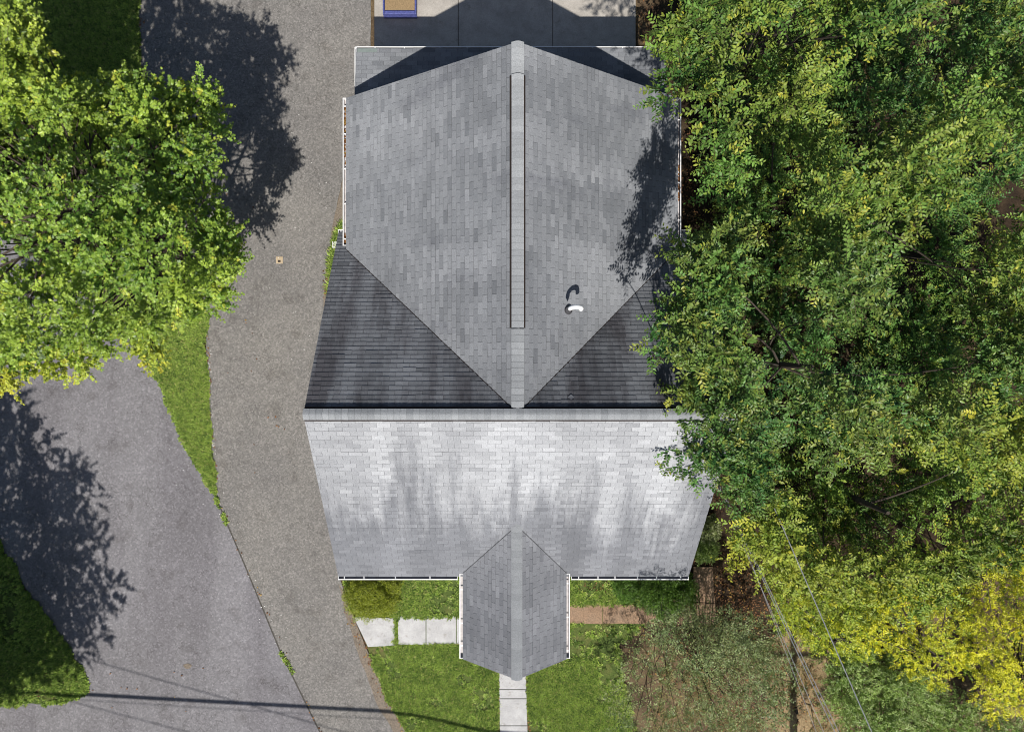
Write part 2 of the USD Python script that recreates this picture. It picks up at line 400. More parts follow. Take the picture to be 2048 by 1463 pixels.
leafmat('blade_dry', (0.16, 0.13, 0.06), (0.36, 0.29, 0.15), (0.20, 0.24, 0.08), 0.3, 0.7, 0.2)
leafmat('leaf_dead', (0.10, 0.045, 0.022), (0.24, 0.12, 0.055), (0.34, 0.22, 0.06), 0.15, 0.7, 0.2)

# ------------------------------------------------------------------ ground, drives, lawns, walks
gx, gy = np.meshgrid(np.concatenate([np.linspace(-300, -26, 14), np.arange(-25, 25.01, 0.25), np.linspace(26, 300, 14)]),
                     np.concatenate([np.linspace(-300, -26, 14), np.arange(-25, 25.01, 0.25), np.linspace(26, 300, 14)]))
gv = np.c_[gx.ravel(), gy.ravel()]
nxg, nyg = gx.shape[1], gx.shape[0]
ii = np.arange(nxg * nyg).reshape(nyg, nxg)
gf = np.vstack([np.c_[ii[:-1, :-1].ravel(), ii[:-1, 1:].ravel(), ii[1:, 1:].ravel()], np.c_[ii[:-1, :-1].ravel(), ii[1:, 1:].ravel(), ii[1:, :-1].ravel()]])
bump = 0.02 * meshkit.noise(np.c_[gv * 1.3, np.zeros(len(gv))], 3)
obj('ground', (np.c_[gv, terrain(gv[:, 0], gv[:, 1]) - 0.045 + np.minimum(bump, 0.02)], gf), 'soil', smooth=True, kind='structure', label='brown soil and leaf litter around the house')

obj('woodland_floor', drape(rough_edge(Polygon([(5.9, -4.6), (6.3, -7.4), (8.0, -8.9), (9.4, -8.6), (9.6, -7.0), (11.5, -6.6), (40, -8), (40, 30), (5.9, 30), (5.3, 8), (5.35, 1)]), .3, .2, 60), -.012, .6), 'woodland_floor', smooth=True, kind='structure', label='leaf litter floor under elms and brush, tree shade painted into its colour')  # real litter, but darkened in colour to stand for shade under the trees
side_drive_px = [(430, 990), (380, 905), (315, 755), (240, 650), (150, 560), (-300, 250), (-700, 100), (-700, 480), (-300, 700), (-100, 930), (0, 1090), (60, 1190), (130, 1290), (168, 1345),
                 (176, 1378), (120, 1402), (-700, 1440), (-700, 2600), (1100, 2600), (720, 1700), (640, 1463), (560, 1300), (490, 1130)]
main_drive_px = [(275, -300), (273, 0), (275, 150), (350, 400), (412, 625), (413, 800), (430, 990), (490, 1130), (560, 1300), (640, 1463), (720, 1700), (1000, 2500), (1250, 2500),
                 (880, 1640), (812, 1463), (765, 1370), (735, 1300), (708, 1235), (690, 1190), (678, 1150), (690, 1000), (690, 700), (650, 590), (664, 470), (690, 330), (742, 95), (742, -300)]
obj('side_drive', drape(rough_edge(gpoly(side_drive_px), 0.2, 0.015, 1), -0.004, 0.8), 'asphalt_grey', kind='structure', label='smooth purple-grey asphalt drive at the left')
main_poly = rough_edge(gpoly(main_drive_px), 0.18, 0.03, 2)
obj('driveway', drape(main_poly, 0.004, 0.6, hf=lambda x, y: terrain(x, y) * 0.0), 'asphalt_brown', kind='structure', label='coarse brown-grey gravelly driveway along the house')
obj('drive_seam', drape(LineString([G(x, y)[:2] for x, y in ((430, 990), (490, 1130), (560, 1300), (640, 1463), (720, 1700))]).buffer(.022), .0085, .3, hf=lambda x, y: x * 0), 'seam_tar', kind='structure', label='dark seam where the two drives meet')
dirt_px = [[(664, 468), (690, 340), (742, 120), (746, 300), (720, 480), (690, 600), (690, 700), (645, 640), (648, 590)],
           [(690, 1190), (706, 1232), (735, 1300), (765, 1370), (812, 1463), (850, 1560), (822, 1560), (785, 1463), (745, 1385), (716, 1300), (690, 1230), (676, 1165)]]
for k, d in enumerate(dirt_px):
    obj('edge_dirt', drape(rough_edge(gpoly(d), 0.12, 0.05, 8 + k), 0.008 + 0.003 * k, 0.4, hf=lambda x, y: terrain(x, y) * 0.3), 'edge_dirt', kind='structure',
        label=('tan dirt strip between driveway and house', 'tan dirt margin between driveway and front lawn')[k])

GRASS = {
    'wedge_lawn': ([(278, -300), (276, 0), (277, 150), (350, 400), (410, 625), (412, 800), (429, 988), (380, 907), (315, 757), (240, 650), (150, 560), (-300, 250), (-500, -300)], 'grass wedge between the two drives running under the maple'),
    'corner_lawn': ([(-700, 480), (-300, 700), (-100, 930), (0, 1090), (60, 1190), (130, 1290), (168, 1345), (176, 1378), (120, 1402), (-700, 1440)], 'shaded lawn at the lower left beyond the grey drive'),
    'front_lawn': ([(684, 1120), (694, 1190), (710, 1233), (738, 1300), (768, 1370), (814, 1463), (850, 1560), (1290, 1600), (1270, 1460), (1245, 1360), (1235, 1290), (1290, 1249), (1300, 1120)], 'mown front lawn either side of the porch'),
}
lawn_polys = {}
for k, (nm, (pix, lab)) in enumerate(GRASS.items()):
    pl = rough_edge(gpoly(pix), 0.15, 0.085, 20 + k)
    lawn_polys[nm] = pl
    obj(nm, drape(pl, 0.012, 0.3), 'turf', smooth=True, kind='structure', label=lab)


def slab(name, pix, mat, parent, top, thick=0.09, b=0.008):
    """A cast slab: its own block with chamfered edges, lying on the slope."""
    q = [G(x, y, top) for x, y in pix]
    c = np.mean(q, 0)
    vt = np.array(q); vt[:, 2] -= b
    vi = c + (np.array(q) - c) * (1 - b * 2.2 / 1.0)
    vi[:, 2] = np.array(q)[:, 2]
    vb = vt.copy(); vb[:, 2] -= thick
    n = len(q); v = np.vstack([vb, vt, vi]); f = []
    for a in (0, n):
        for i in range(n):
            j = (i + 1) % n
            f += [[a + i, a + n + j, a + j], [a + i, a + n + i, a + n + j]]
    for i in range(1, n - 1):
        f += [[2 * n, 2 * n + i + 1, 2 * n + i]]
    return obj(name, (v, np.array(f)), mat, parent)


fw = thing('front_walk', 'white concrete walk running down from the porch gable', 'walkway', G(1026, 1400), kind='structure')
for y0, y1 in ((1300, 1377.2), (1378.6, 1395.4), (1396.6, 1449.5), (1450.5, 1540)):
    t0, t1 = (y0 - 1350) / 113, (y1 - 1350) / 113
    slab('slab', [(998 + 2 * t0, y0), (1052 + 3 * t0, y0), (1052 + 3 * t1, y1), (998 + 2 * t1, y1)], 'walk_concrete', fw, 0.035)
sw = thing('side_walk', 'white concrete walk from driveway to the porch side', 'walkway', G(820, 1260), kind='structure')
for q in ([(707, 1233), (789, 1235), (790, 1290), (736, 1293)], [(796, 1231), (851.4, 1231), (851.4, 1288), (796, 1289)], [(852.6, 1231), (912, 1231), (912, 1287), (852.6, 1288)], [(913.4, 1231), (970, 1231), (970, 1287), (913.4, 1287)]):
    slab('slab', q, 'walk_concrete', sw, 0.035)
bw = thing('brown_walk', 'tan brown stained walk right of the porch, dappled by shade', 'walkway', G(1240, 1228), kind='structure')
for x0, x1 in ((1120, 1205), (1206, 1290), (1291, 1345)):
    slab('slab', [(x0, 1208), (x1, 1209), (x1, 1247), (x0, 1246)], 'tan_walk', bw, 0.03)
obj('slab', drape(gpoly([(1346, 1209), (1384, 1203), (1430, 1206), (1432, 1250), (1346, 1247)]), .035, .2), 'tan_walk', bw)
obj('slab', drape(gpoly([(1386, 1132), (1424, 1132), (1429, 1204.5), (1385, 1201)]), .035, .2), 'tan_walk', bw)

patio = thing('patio', 'pale concrete patio slabs behind the house in roof shadow', 'patio', P(1010, 60), kind='structure')
xs = [748, 916.5, 1105.5, 1272]
for a, b in zip(xs[:-1], xs[1:]):
    x0, x1 = P(a + 0.5, 0)[0] * 0.995, P(b - 0.5, 0)[0] * 0.995
    obj('slab', bevel_box(x0, x1, 6.9, 16.5, -0.05, 0.11, 0.012), 'patio_concrete', patio)

# ------------------------------------------------------------------ house
TH = 0.769
house = thing('house', 'white gabled house under a weathered grey shingle roof seen from above', 'house', (0.78, 0, 0))
XW, XE = -3.94, 5.5
YF, YB, YR = -5.73, 3.53, -1.10
ZE, ZR = 3.6, 7.16
RX, RZ, RE0, RE1, RZE = 0.725, 7.14, -3.65, 5.10, 4.0
RP = (RZ - RZE) / (RX - RE0)
RYB = 7.0
PX, PZ, PE0, PE1, PZE, PYF = 0.81, 4.9, -0.58, 2.20, 3.7, -7.91
PP = (PZ - PZE) / (PX - PE0)
zf_front = lambda x, y: ZE + TH * (y - YF)
zf_rear = lambda x, y: ZE + TH * (YB - y)
zf_west = lambda x, y: RZE + RP * (x - RE0)
zf_east = lambda x, y: RZE + RP * (RE1 - x)
zf_pw = lambda x, y: PZE + PP * (x - PE0)
zf_pe = lambda x, y: PZE + PP * (PE1 - x)
LZ0, LP, LY0, LY1 = 3.25, 0.15, 8.655, 6.75
zf_low = lambda x, y: LZ0 + LP * (LY0 - y)
vyW = YB - (RZE - ZE) / TH
vyR = YB - (RZ - ZE) / TH
pvE = YF + (PZE - ZE) / TH
pvR = YF + (PZ - ZE) / TH
west_pl = Polygon([(RE0, vyW), (RX, vyR), (RX, RYB), (RE0, RYB)])
east_pl = Polygon([(RX, vyR), (RE1, vyW), (RE1, RYB), (RX, RYB)])
pw_pl = Polygon([(PE0, PYF), (PX, PYF), (PX, pvR), (PE0, pvE)])
pe_pl = Polygon([(PX, PYF), (PE1, PYF), (PE1, pvE), (PX, pvR)])
front_pl = sbox(XW, YF, XE, YR).difference(Polygon([(PE0 + .02, YF - 1), (PE1 - .02, YF - 1), (PE1 - .02, pvE), (PX, pvR), (PE0 + .02, pvE)]))
rear_pl = sbox(XW, YR, XE, YB).difference(Polygon([(RE0 + .04, vyW), (RX, vyR + 0.03), (RE1 - .04, vyW), (RE1 - .04, YB + 1), (RE0 + .04, YB + 1)]))
low_pl = sbox(-3.53, LY1, 4.96, LY0)
# faces: name, plan polygon, height, down-slope direction, pitch, material
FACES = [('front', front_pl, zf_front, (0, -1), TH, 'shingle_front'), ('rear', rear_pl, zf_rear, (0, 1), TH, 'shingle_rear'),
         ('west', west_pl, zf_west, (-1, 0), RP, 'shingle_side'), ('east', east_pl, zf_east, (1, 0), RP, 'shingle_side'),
         ('porch', pw_pl, zf_pw, (-1, 0), PP, 'shingle_porch'), ('porch', pe_pl, zf_pe, (1, 0), PP, 'shingle_porch'),
         ('low', low_pl, zf_low, (0, 1), LP, 'shingle_side')]
roof_label = {'front': 'pale front slope, darker towards the eave', 'rear': 'dark streaked rear slope facing away from the sun', 'west': 'left slope of the rear gable', 'east': 'right slope of the rear gable under tree shade',
              'porch': 'porch gable slope', 'low': 'low rear roof under the gable'}


def prism(poly, zf, dz_top, thick):
    if poly.geom_type != 'Polygon':
        poly = max(poly.geoms, key=lambda g: g.area)
    v2, f = trimesh.creation.triangulate_polygon(poly, engine='earcut')
    v2 = np.asarray(v2); f = np.asarray(f)
    a = np.cross(v2[f[:, 1]] - v2[f[:, 0]], v2[f[:, 2]] - v2[f[:, 0]])
    f[a < 0] = f[a < 0][:, ::-1]
    z = zf(v2[:, 0], v2[:, 1]) + dz_top
    n = len(v2)
    top, bot = np.c_[v2, z], np.c_[v2, z - thick]
    e = np.vstack([f[:, [0, 1]], f[:, [1, 2]], f[:, [2, 0]]])
    key = {tuple(x) for x in e}
    bd = np.array([x for x in e if (x[1], x[0]) not in key])
    side = np.vstack([np.c_[bd[:, 0], bd[:, 0] + n, bd[:, 1] + n], np.c_[bd[:, 0], bd[:, 1] + n, bd[:, 1]]])
    return np.vstack([top, bot]), np.vstack([f, f[:, ::-1] + n, side])


TN = lambda p: 0.6 * meshkit.noise(p, 50)[0] + 0.4 * meshkit.noise(p * 2.3 + 9.0, 51)[0]
rs = np.random.default_rng(11)
TAB, EXP = 0.305, 0.127
tabs_all = []   # (screen area, face index, verts, faces, tone)
for fi, (nm, poly, zf, down, pitch, mat) in enumerate(FACES):
    cosp = 1 / math.hypot(1, pitch)
    e = EXP * cosp * (1.0 if nm != 'low' else 1.0)
    d = np.array(down, float); up = -d; us = np.array([up[1], -up[0]])
    pc = np.array(poly.exterior.coords) if poly.geom_type == 'Polygon' else np.vstack([np.array(g.exterior.coords) for g in poly.geoms])
    vs, uu = pc @ up, pc @ us
    v0, v1, u0, u1 = vs.min(), vs.max(), uu.min(), uu.max()
    prep = shapely.prepared.prep(poly.buffer(-1e-6))
    drift = rs.uniform(0, TAB)
    nrow = int(math.ceil((v1 - v0) / e))
    for r in range(nrow):
        drift += TAB / 2 + rs.normal(0, 0.012)
        va, vb = v0 + r * e, min(v0 + (r + 1) * e, v1)
        if vb - va < 0.01:
            continue
        wob = rs.normal(0, 0.002)
        k0 = math.floor((u0 - drift) / TAB)
        strip_tone = rs.uniform(0, 1, 400)
        for k in range(k0, int((u1 - drift) / TAB) + 2):
            ua, ub = drift + k * TAB, drift + (k + 1) * TAB - 0.007
            if ub < u0 or ua > u1:
                continue
            lo_w, hi_w = rs.normal(0, 0.0022), rs.normal(0, 0.0022)
            sk = rs.normal(0, 0.0025)
            q = np.array([up * (va + wob + lo_w) + us * ua, up * (va + wob + lo_w + sk) + us * ub, up * (vb - 0.003) + us * (ub + rs.normal(0, .001)), up * (vb - 0.003) + us * (ua + rs.normal(0, .001))])
            pq = Polygon(q)
            if prep.contains(pq):
                pieces = [q]
            else:
                g = pq.intersection(poly)
                pieces = []
                for gg in getattr(g, 'geoms', [g]):
                    if gg.geom_type == 'Polygon' and gg.area > 4e-4:
                        pieces.append(np.array(gg.convex_hull.exterior.coords)[:-1])
            wx, wy = (up * (va + e / 2) + us * (ua + TAB / 2))
            fq = (1.7, 0.3) if down[0] == 0 else (0.35, 1.3)
            cl = float(TN(np.array([[wx * fq[0], wy * fq[1], fi * 5.3]])))
            tone = float(np.clip(0.48 + 1.5 * (cl - 0.5) + 0.30 * (rs.uniform() - .5) + 0.26 * (strip_tone[(k // 3) % 400] - .5) + (0.22 if rs.uniform() < 0.06 else 0) - (0.3 if rs.uniform() < 0.06 else 0), 0, 1))
            t = 0.0095 + abs(rs.normal(0, 0.002)); tt = 0.002
            curl = rs.normal(0, 0.0012)
            for q2 in pieces:
                a = np.cross(q2[1] - q2[0], q2[2] - q2[0])
                if a < 0:
                    q2 = q2[::-1]
                w = np.clip((q2 @ up - va) / e, 0, 1)
                side = ((q2 @ us - ua) / TAB - 0.5) * curl
                zt = zf(q2[:, 0], q2[:, 1])
                top = np.c_[q2, zt + (t + (tt - t) * w + side) / cosp]
                bot = np.c_[q2, zt - 0.004]
                n = len(q2)
                F = [[0, i, i + 1] for i in range(1, n - 1)]
                for i in range(n):
                    j = (i + 1) % n
                    F += [[n + i, 2 * n + i, 2 * n + j], [n + i, 2 * n + j, n + j]]
                S = FPX / (HC - top[:, 2])
                sx, sy = NX + top[:, 0] * S, NY - top[:, 1] * S
                area = 0.5 * abs(np.dot(sx, np.roll(sy, -1)) - np.dot(sy, np.roll(sx, -1)))
                if top[:, 0].mean() > 4.0 and -3.0 < top[:, 1].mean() < 3.0:
                    area *= 0.3          # under the overhanging tree
                tabs_all.append((area, fi, np.vstack([top, top, bot]), np.array(F), np.concatenate([np.full(n, 0.12 + 0.88 * tone), np.zeros(2 * n)])))
order = sorted(range(len(tabs_all)), key=lambda i: -tabs_all[i][0])
singles = set(order[:300])
roofs = []
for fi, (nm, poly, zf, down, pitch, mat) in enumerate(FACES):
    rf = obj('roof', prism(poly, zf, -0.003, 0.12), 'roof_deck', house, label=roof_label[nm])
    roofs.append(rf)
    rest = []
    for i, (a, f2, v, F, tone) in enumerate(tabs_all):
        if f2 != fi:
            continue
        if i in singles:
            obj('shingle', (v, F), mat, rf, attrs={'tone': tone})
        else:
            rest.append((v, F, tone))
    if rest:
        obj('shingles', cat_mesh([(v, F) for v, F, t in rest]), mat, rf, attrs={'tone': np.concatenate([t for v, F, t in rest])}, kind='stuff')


def cap_run(p0, p1, half, pitch_a, pitch_b, lift, piece, mat, parent, seed, tone_bias=0.0, endlift=0.0):
    """Ridge cap shingles, each bent over the ridge and lapping the next."""
    r = np.random.default_rng(seed)
    p0, p1 = np.array(p0, float), np.array(p1, float)
    L = np.linalg.norm(p1 - p0); a = (p1 - p0) / L
    side = np.array([a[1], -a[0], 0]); side /= np.linalg.norm(side)
    prof = np.linspace(-1, 1, 9)
    n = int(round(L / piece))
    rr = 0.24 * half
    pr = [(u * half * .96, lift - 0.012 - (pitch_a if u < 0 else pitch_b) * (math.sqrt((u * half * .96) ** 2 + rr * rr) - rr)) for u in prof]
    pr += [(x, z - 0.015) for x, z in pr[::-1]]
    uv_ = np.array([q + side * x + np.array([0, 0, z]) for q in (p0 + a * .004, p1 - a * .006) for x, z in pr])
    m = len(pr); F = [[i, (i + 1) % m, m + (i + 1) % m] for i in range(m)] + [[i, m + (i + 1) % m, m + i] for i in range(m)]
    obj('ridge_underlay', (uv_, np.array(F)), 'cap_joint', parent)
    for k in range(n):
        s0, s1 = k * L / n + 0.002, (k + 1) * L / n - 0.002
        s0 = max(s0, 0.0)
        rows = []
        for s, dz in ((s0, 0.0), (s1, 0.007)):
            for under in (0, 1):
                for u in prof:
                    x = u * half
                    pit = pitch_a if u < 0 else pitch_b
                    rr = 0.24 * half
                    drop = pit * (math.sqrt(x * x + rr * rr) - rr)
                    rows.append(p0 + a * s + side * x + np.array([0, 0, lift - drop + dz + r.normal(0, 0.0008) - under * 0.006]))
        v = np.array(rows); m = len(prof); F = []
        for i in range(m - 1):
            F += [[i, i + 1, 2 * m + i + 1], [i, 2 * m + i + 1, 2 * m + i]]
            F += [[2 * m + i, 2 * m + i + 1, 3 * m + i + 1], [2 * m + i, 3 * m + i + 1, 3 * m + i]]
        F += [[0, 2 * m, 3 * m], [0, 3 * m, m], [m - 1, 2 * m - 1, 4 * m - 1], [m - 1, 4 * m - 1, 3 * m - 1]]
        obj('ridge_cap', (v, np.array(F)), mat, parent, attrs={'tone': np.full(len(v), np.clip(r.uniform(0.3, 0.9) + tone_bias, 0.12, 1))})


def vent_box(p0, p1, half, pitch_a, pitch_b, lift, parent):
    """The raised plastic ridge vent below the caps: two dark louvred flanks."""
    p0, p1 = np.array(p0, float), np.array(p1, float)
    a = (p1 - p0) / np.linalg.norm(p1 - p0)
    side = np.array([a[1], -a[0], 0])
    for sg, pit in ((-1, pitch_a), (1, pitch_b)):
        pr = [(half - 0.02, lift - pit * (half - 0.02) - 0.004), (half + 0.028, lift - pit * (half + 0.028) - 0.008), (half + 0.038, -pit * (half + 0.038) + 0.010), (half - 0.03, -pit * (half - 0.03))]
        v = np.array([q + side * sg * x + np.array([0, 0, z]) for q in (p0, p1) for x, z in pr])
        F = []
        for i in range(4):
            j = (i + 1) % 4
            F += [[i, j, 4 + j], [i, 4 + j, 4 + i]]
        F += [[0, 1, 2], [0, 2, 3], [4, 6, 5], [4, 7, 6]]
        obj('ridge_vent', (v, np.array(F)), 'vent_side', parent)


# main ridge: vent and caps along its whole length; direction west -> east, side = south
cap_run((XW - 0.01, YR, ZR + 0.0), (XE, YR, ZR + 0.0), 0.125, TH * 0.9, TH * 0.9, 0.04, 0.142, 'ridge_shingle', roofs[0], 31, 0.1)
vent_box((XW, YR, ZR), (XE, YR, ZR), 0.125, TH, TH, 0.024, roofs[0])
# rear ridge, south -> north: low caps, vented stretch, low caps
vy0, vy1 = P(0, 655, 7.2)[1], P(0, 146, 7.2)[1]
cap_run((RX, YR + 0.14, RZ), (RX, vy0 - 0.02, RZ), 0.14, RP * 0.9, RP * 0.9, 0.02, 0.142, 'ridge_shingle', roofs[3], 32)
cap_run((RX, vy0, RZ), (RX, vy1, RZ), 0.135, RP * 0.85, RP * 0.85, 0.055, 0.142, 'ridge_shingle', roofs[3], 33)
vent_box((RX, vy0, RZ), (RX, vy1, RZ), 0.135, RP, RP, 0.04, roofs[3])
cap_run((RX, vy1 + 0.02, RZ), (RX, RYB + 0.02, RZ), 0.14, RP * 0.9, RP * 0.9, 0.02, 0.142, 'ridge_shingle', roofs[3], 34)
cap_run((PX, pvR + 0.12, PZ), (PX, PYF - 0.02, PZ), 0.14, PP * 0.9, PP * 0.9, 0.022, 0.155, 'ridge_shingle', roofs[4], 35, 0.3)
for a, b in (((PE0, pvE, PZE), (PX, pvR, PZ)), ((PE1, pvE, PZE), (PX, pvR, PZ))):
    obj('valley_edge', tube([np.array(a) + (0, -.012, .012), np.array(b) + (0, -.012, .012)], 0.010, 5), 'roof_deck', house)
# flashing lines along the valleys, dark
for a, b in (((RE0, vyW, RZE), (RX - 0.05, vyR + 0.03, RZ - 0.03)), ((RE1, vyW, RZE), (RX + 0.05, vyR + 0.03, RZ - 0.03))):
    obj('valley_edge', tube([np.array(a) + (0, 0, .008), np.array(b) + (0, 0, .008)], 0.012, 5), 'vent_side', house)
# a lifted, broken tab on the right part of the rear slope and the corner starter piece of the low roof
q = P(1140, 793, 6.75)
c = np.array([q[0], q[1], zf_rear(q[0], q[1]) + 0.018])
vv = np.array([[-.07, 0, 0], [0, -.055, .05], [.08, 0, .0], [0.01, .06, -.04], [-.07, 0, -.012], [0, -.055, .038], [.08, 0, -.012], [0.01, .06, -.052]]) + c
obj('loose_shingle', (vv, BOXF), 'shingle_porch', roofs[1], attrs={'tone': np.full(8, 0.1)}, label='loose broken shingle piece')

# walls below the eaves
def gable_wall(profile, a0, a1, axis, name, mat):
    pr = np.array(profile); n = len(pr)
    if axis == 'x':
        v = np.array([(a, y, z) for a in (a0, a1) for y, z in pr])
    else:
        v = np.array([(x, a, z) for a in (a0, a1) for x, z in pr])
    F = []
    for i in range(n):
        j = (i + 1) % n
        F += [[i, j, n + j], [i, n + j, n + i]]
    for i in range(1, n - 1):
        F += [[0, i + 1, i], [n, n + i, n + i + 1]]
    return obj(name, (v, np.array(F)), mat, house)


gable_wall([(YF + .3, 0.5), (YB - .3, 0.5), (YB - .3, ZE + TH * .3 - .2), (YR, ZR - .2), (YF + .3, ZE + TH * .3 - .2)], XW + .15, XE - .15, 'x', 'wall', 'white_siding')
gable_wall([(YF + .34, -.2), (YB - .34, -.2), (YB - .34, .5), (YF + .34, .5)], XW + .19, XE - .19, 'x', 'foundation', 'foundation')
gable_wall([(RE0 + .3, -.2), (RE1 - .3, -.2), (RE1 - .3, RZE + RP * .3 - .2), (RX, RZ - .2), (RE0 + .3, RZE + RP * .3 - .2)], YR + 0.5, RYB - .25, 'y', 'wall', 'white_siding')
gable_wall([(PE0 + .12, PZE - .12), (PE1 - .12, PZE - .12), (PX, PZ - .2)], PYF + .22, YF + .6, 'y', 'porch_gable', 'white_siding')
for x in (PE0 + .2, PE1 - .2):
    for y in (PYF + .32,):
        obj('porch_post', bevel_box(x - .07, x + .07, y - .07, y + .07, 0.3, PZE - .1, .02), 'white_metal', house)
obj('porch_floor', bevel_box(PE0 + .08, PE1 - .08, PYF + .2, YF + .32, 0.1, 0.52, .02), 'walk_concrete', house)
dr = obj('door', box(.35, 1.27, YF + .27, YF + .298, .55, 2.6), 'door_paint', house)
obj('handle', trimesh.creation.icosphere(1, 0.035).apply_translation((1.18, YF + .25, 1.55)), 'white_metal', dr)
for x in (-3.0, 3.4):
    wn = obj('window', box(x, x + 1.1, YF + .268, YF + .298, 1.3, 2.7), 'white_metal', house)
    obj('pane', box(x + .07, x + 1.03, YF + .258, YF + .267, 1.37, 2.63), 'window_glass', wn)
for x in (-3.4, 5.0 - .16):
    obj('porch_post', bevel_box(x, x + .12, LY0 - .35, LY0 - .23, .1, LZ0 - .1, .02), 'white_metal', house)
for sx in (XW + .012, XE - .012):   # rake boards under the shingle edge
    for ya, yb in ((YF, YR), (YB, YR)):
        za = ZE - .02
        v = []
        for x in (sx - .012, sx + .012):
            v += [(x, ya, za - .16), (x, yb, ZR - .18), (x, yb, ZR - .03), (x, ya, za - .01)]
        v = np.array(v)
        obj('rake_board', (v, BOXF), 'white_metal', house)


def gutter(axis, a0, a1, fixed, out, ztop, hangers, mat_in='gutter_inside', w=0.108, h=0.11, caps=(True, True)):
    """White K-style gutter: back, bottom, front wall with a rolled lip, end caps; each strap hanger a sub-part."""
    def bx(s0, s1, o0, o1, z0, z1):
        lo, hi = sorted((fixed + out * o0, fixed + out * o1))
        return box(s0, s1, lo, hi, z0, z1) if axis == 'x' else box(lo, hi, s0, s1, z0, z1)
    parts = [bx(a0, a1, 0, .004, ztop - h, ztop), bx(a0, a1, w - .004, w, ztop - h, ztop - .006), bx(a0, a1, w - .020, w + .004, ztop - .006, ztop + .010)]
    if caps[0]: parts.append(bx(a0 - .014, a0, -.002, w + .008, ztop - h - .002, ztop + .012))
    if caps[1]: parts.append(bx(a1, a1 + .014, -.002, w + .008, ztop - h - .002, ztop + .012))
    g = obj('gutter', cat_mesh(parts), 'white_metal', house)
    obj('gutter_bottom', bx(a0, a1, .005, w - .005, ztop - h, ztop - h + .006), mat_in, g)
    for s in hangers:
        obj('hanger', bx(s - .014, s + .014, .006, w - .028, ztop - .004, ztop + .006), 'white_metal', g)
    return g


zg = ZE - 0.03
Xat = lambda px, z: (px - NX) * (HC - z) / FPX
Yat = lambda py, z: (NY - py) * (HC - z) / FPX
gutter('x', XW, PE0 - .16, YF + .015, -1, zg, [Xat(p, zg) for p in (689, 728, 791, 860)])
gutter('x', PE1 + .16, XE, YF + .015, -1, zg, [Xat(p, zg) for p in (1157, 1196, 1230, 1275, 1313, 1361)])
gutter('y', Yat(490, 3.95), RYB, RE0 - .035 + .05, -1, RZE - .04, [Yat(p, 3.95) for p in (478, 408, 338, 268, 213)], w=.105)
gutter('y', Yat(478, 3.95), RYB, RE1 + .035 - .05, 1, RZE - .04, [Yat(p, 3.95) for p in (440, 366, 300, 240)], w=.105)
gutter('x', XW - .0, RE0 - .03, YB - .015, 1, zg, [Xat(682, zg)], w=.10)
gutter('x', RE1 + .04, XE, YB - .015, 1, zg, [Xat(1368, zg)], w=.10)
gutter('y', PYF + .02, pvE - .05, PE0 + .02, -1, PZE - .03, [Yat(p, 3.67) for p in (1178, 1245, 1290)])
gutter('y', PYF + .02, pvE - .05, PE1 - .02, 1, PZE - .03, [Yat(p, 3.67) for p in (1166, 1233, 1300)])
gutter('x', -3.53, 4.96, LY0 - .02, 1, LZ0 - .01, [Xat(p, LZ0) for p in (750, 809, 880, 935, 1125, 1185, 1245)], w=.07)
gutter('y', LY1 + .1, LY0, -3.53 + .03, -1, LZ0 + .02, [Yat(p, LZ0) for p in (118, 168)], w=.06)
obj('starter_strip', prism(sbox(-3.49, LY0 - .12, -2.95, LY0 - .01), zf_low, .013, .006), 'green_starter', house, label='greenish replacement shingle at the corner')

# vent pipe on the right slope of the rear gable
vb = np.array([1.915, 1.235, 0.0]); vb[2] = zf_east(vb[0], vb[1])
vp = thing('vent_pipe', 'white plastic vent pipe with a curved top on the right roof slope', 'vent pipe', vb)
arc = [vb + (0, 0, .0), vb + (0, 0, .25), vb + (0, 0, .42)]
for a in np.linspace(0.15, math.pi * 0.98, 11):
    arc.append(vb + np.array([0.125 * (1 - math.cos(a)), 0.02 * math.sin(a), .44 + .125 * math.sin(a)]))
arc.append(arc[-1] + np.array([0, -.01, -.06]))
obj('pipe', tube(arc, 0.05, 14), 'pvc', vp, smooth=40)
bt = [vb + (0, 0, -.02), vb + (0, 0, .07), vb + (0, 0, .11)]
obj('boot', tube(bt, [0.115, 0.09, 0.058], 16), 'rubber', vp, smooth=40)
fl = sbox(vb[0] - .15, vb[1] - .14, vb[0] + .15, vb[1] + .12)
obj('flashing', prism(fl, zf_east, .018, .004), 'shingle_porch', vp, attrs={'tone': .3})

# ------------------------------------------------------------------ small things
pb = thing('planter_box', 'blue painted raised timber planter box on the patio corner', 'planter', P(798, 20, 0.11))
zt = 0.42
x0, x1, y1 = Xat(769, zt), Xat(829, zt), Yat(20, zt)
for bx_ in ((x0, x1, y1 - .12, y1 - .02), (x0, x1, y1 + 1.2, y1 + 1.3)):
    obj('board', bevel_box(*bx_, .112, zt, .012), 'blue_paint', pb)
for bx_ in ((x0 - .055, x0 - .003, y1 - .12, y1 + 1.3), (x1 + .003, x1 + .055, y1 - .12, y1 + 1.3)):
    obj('board', bevel_box(*bx_, .112, zt - .004, .012), 'blue_paint', pb)
obj('soil', box(x0 + .004, x1 - .004, y1 - .015, y1 + 1.19, .115, zt - .08), 'straw', pb)

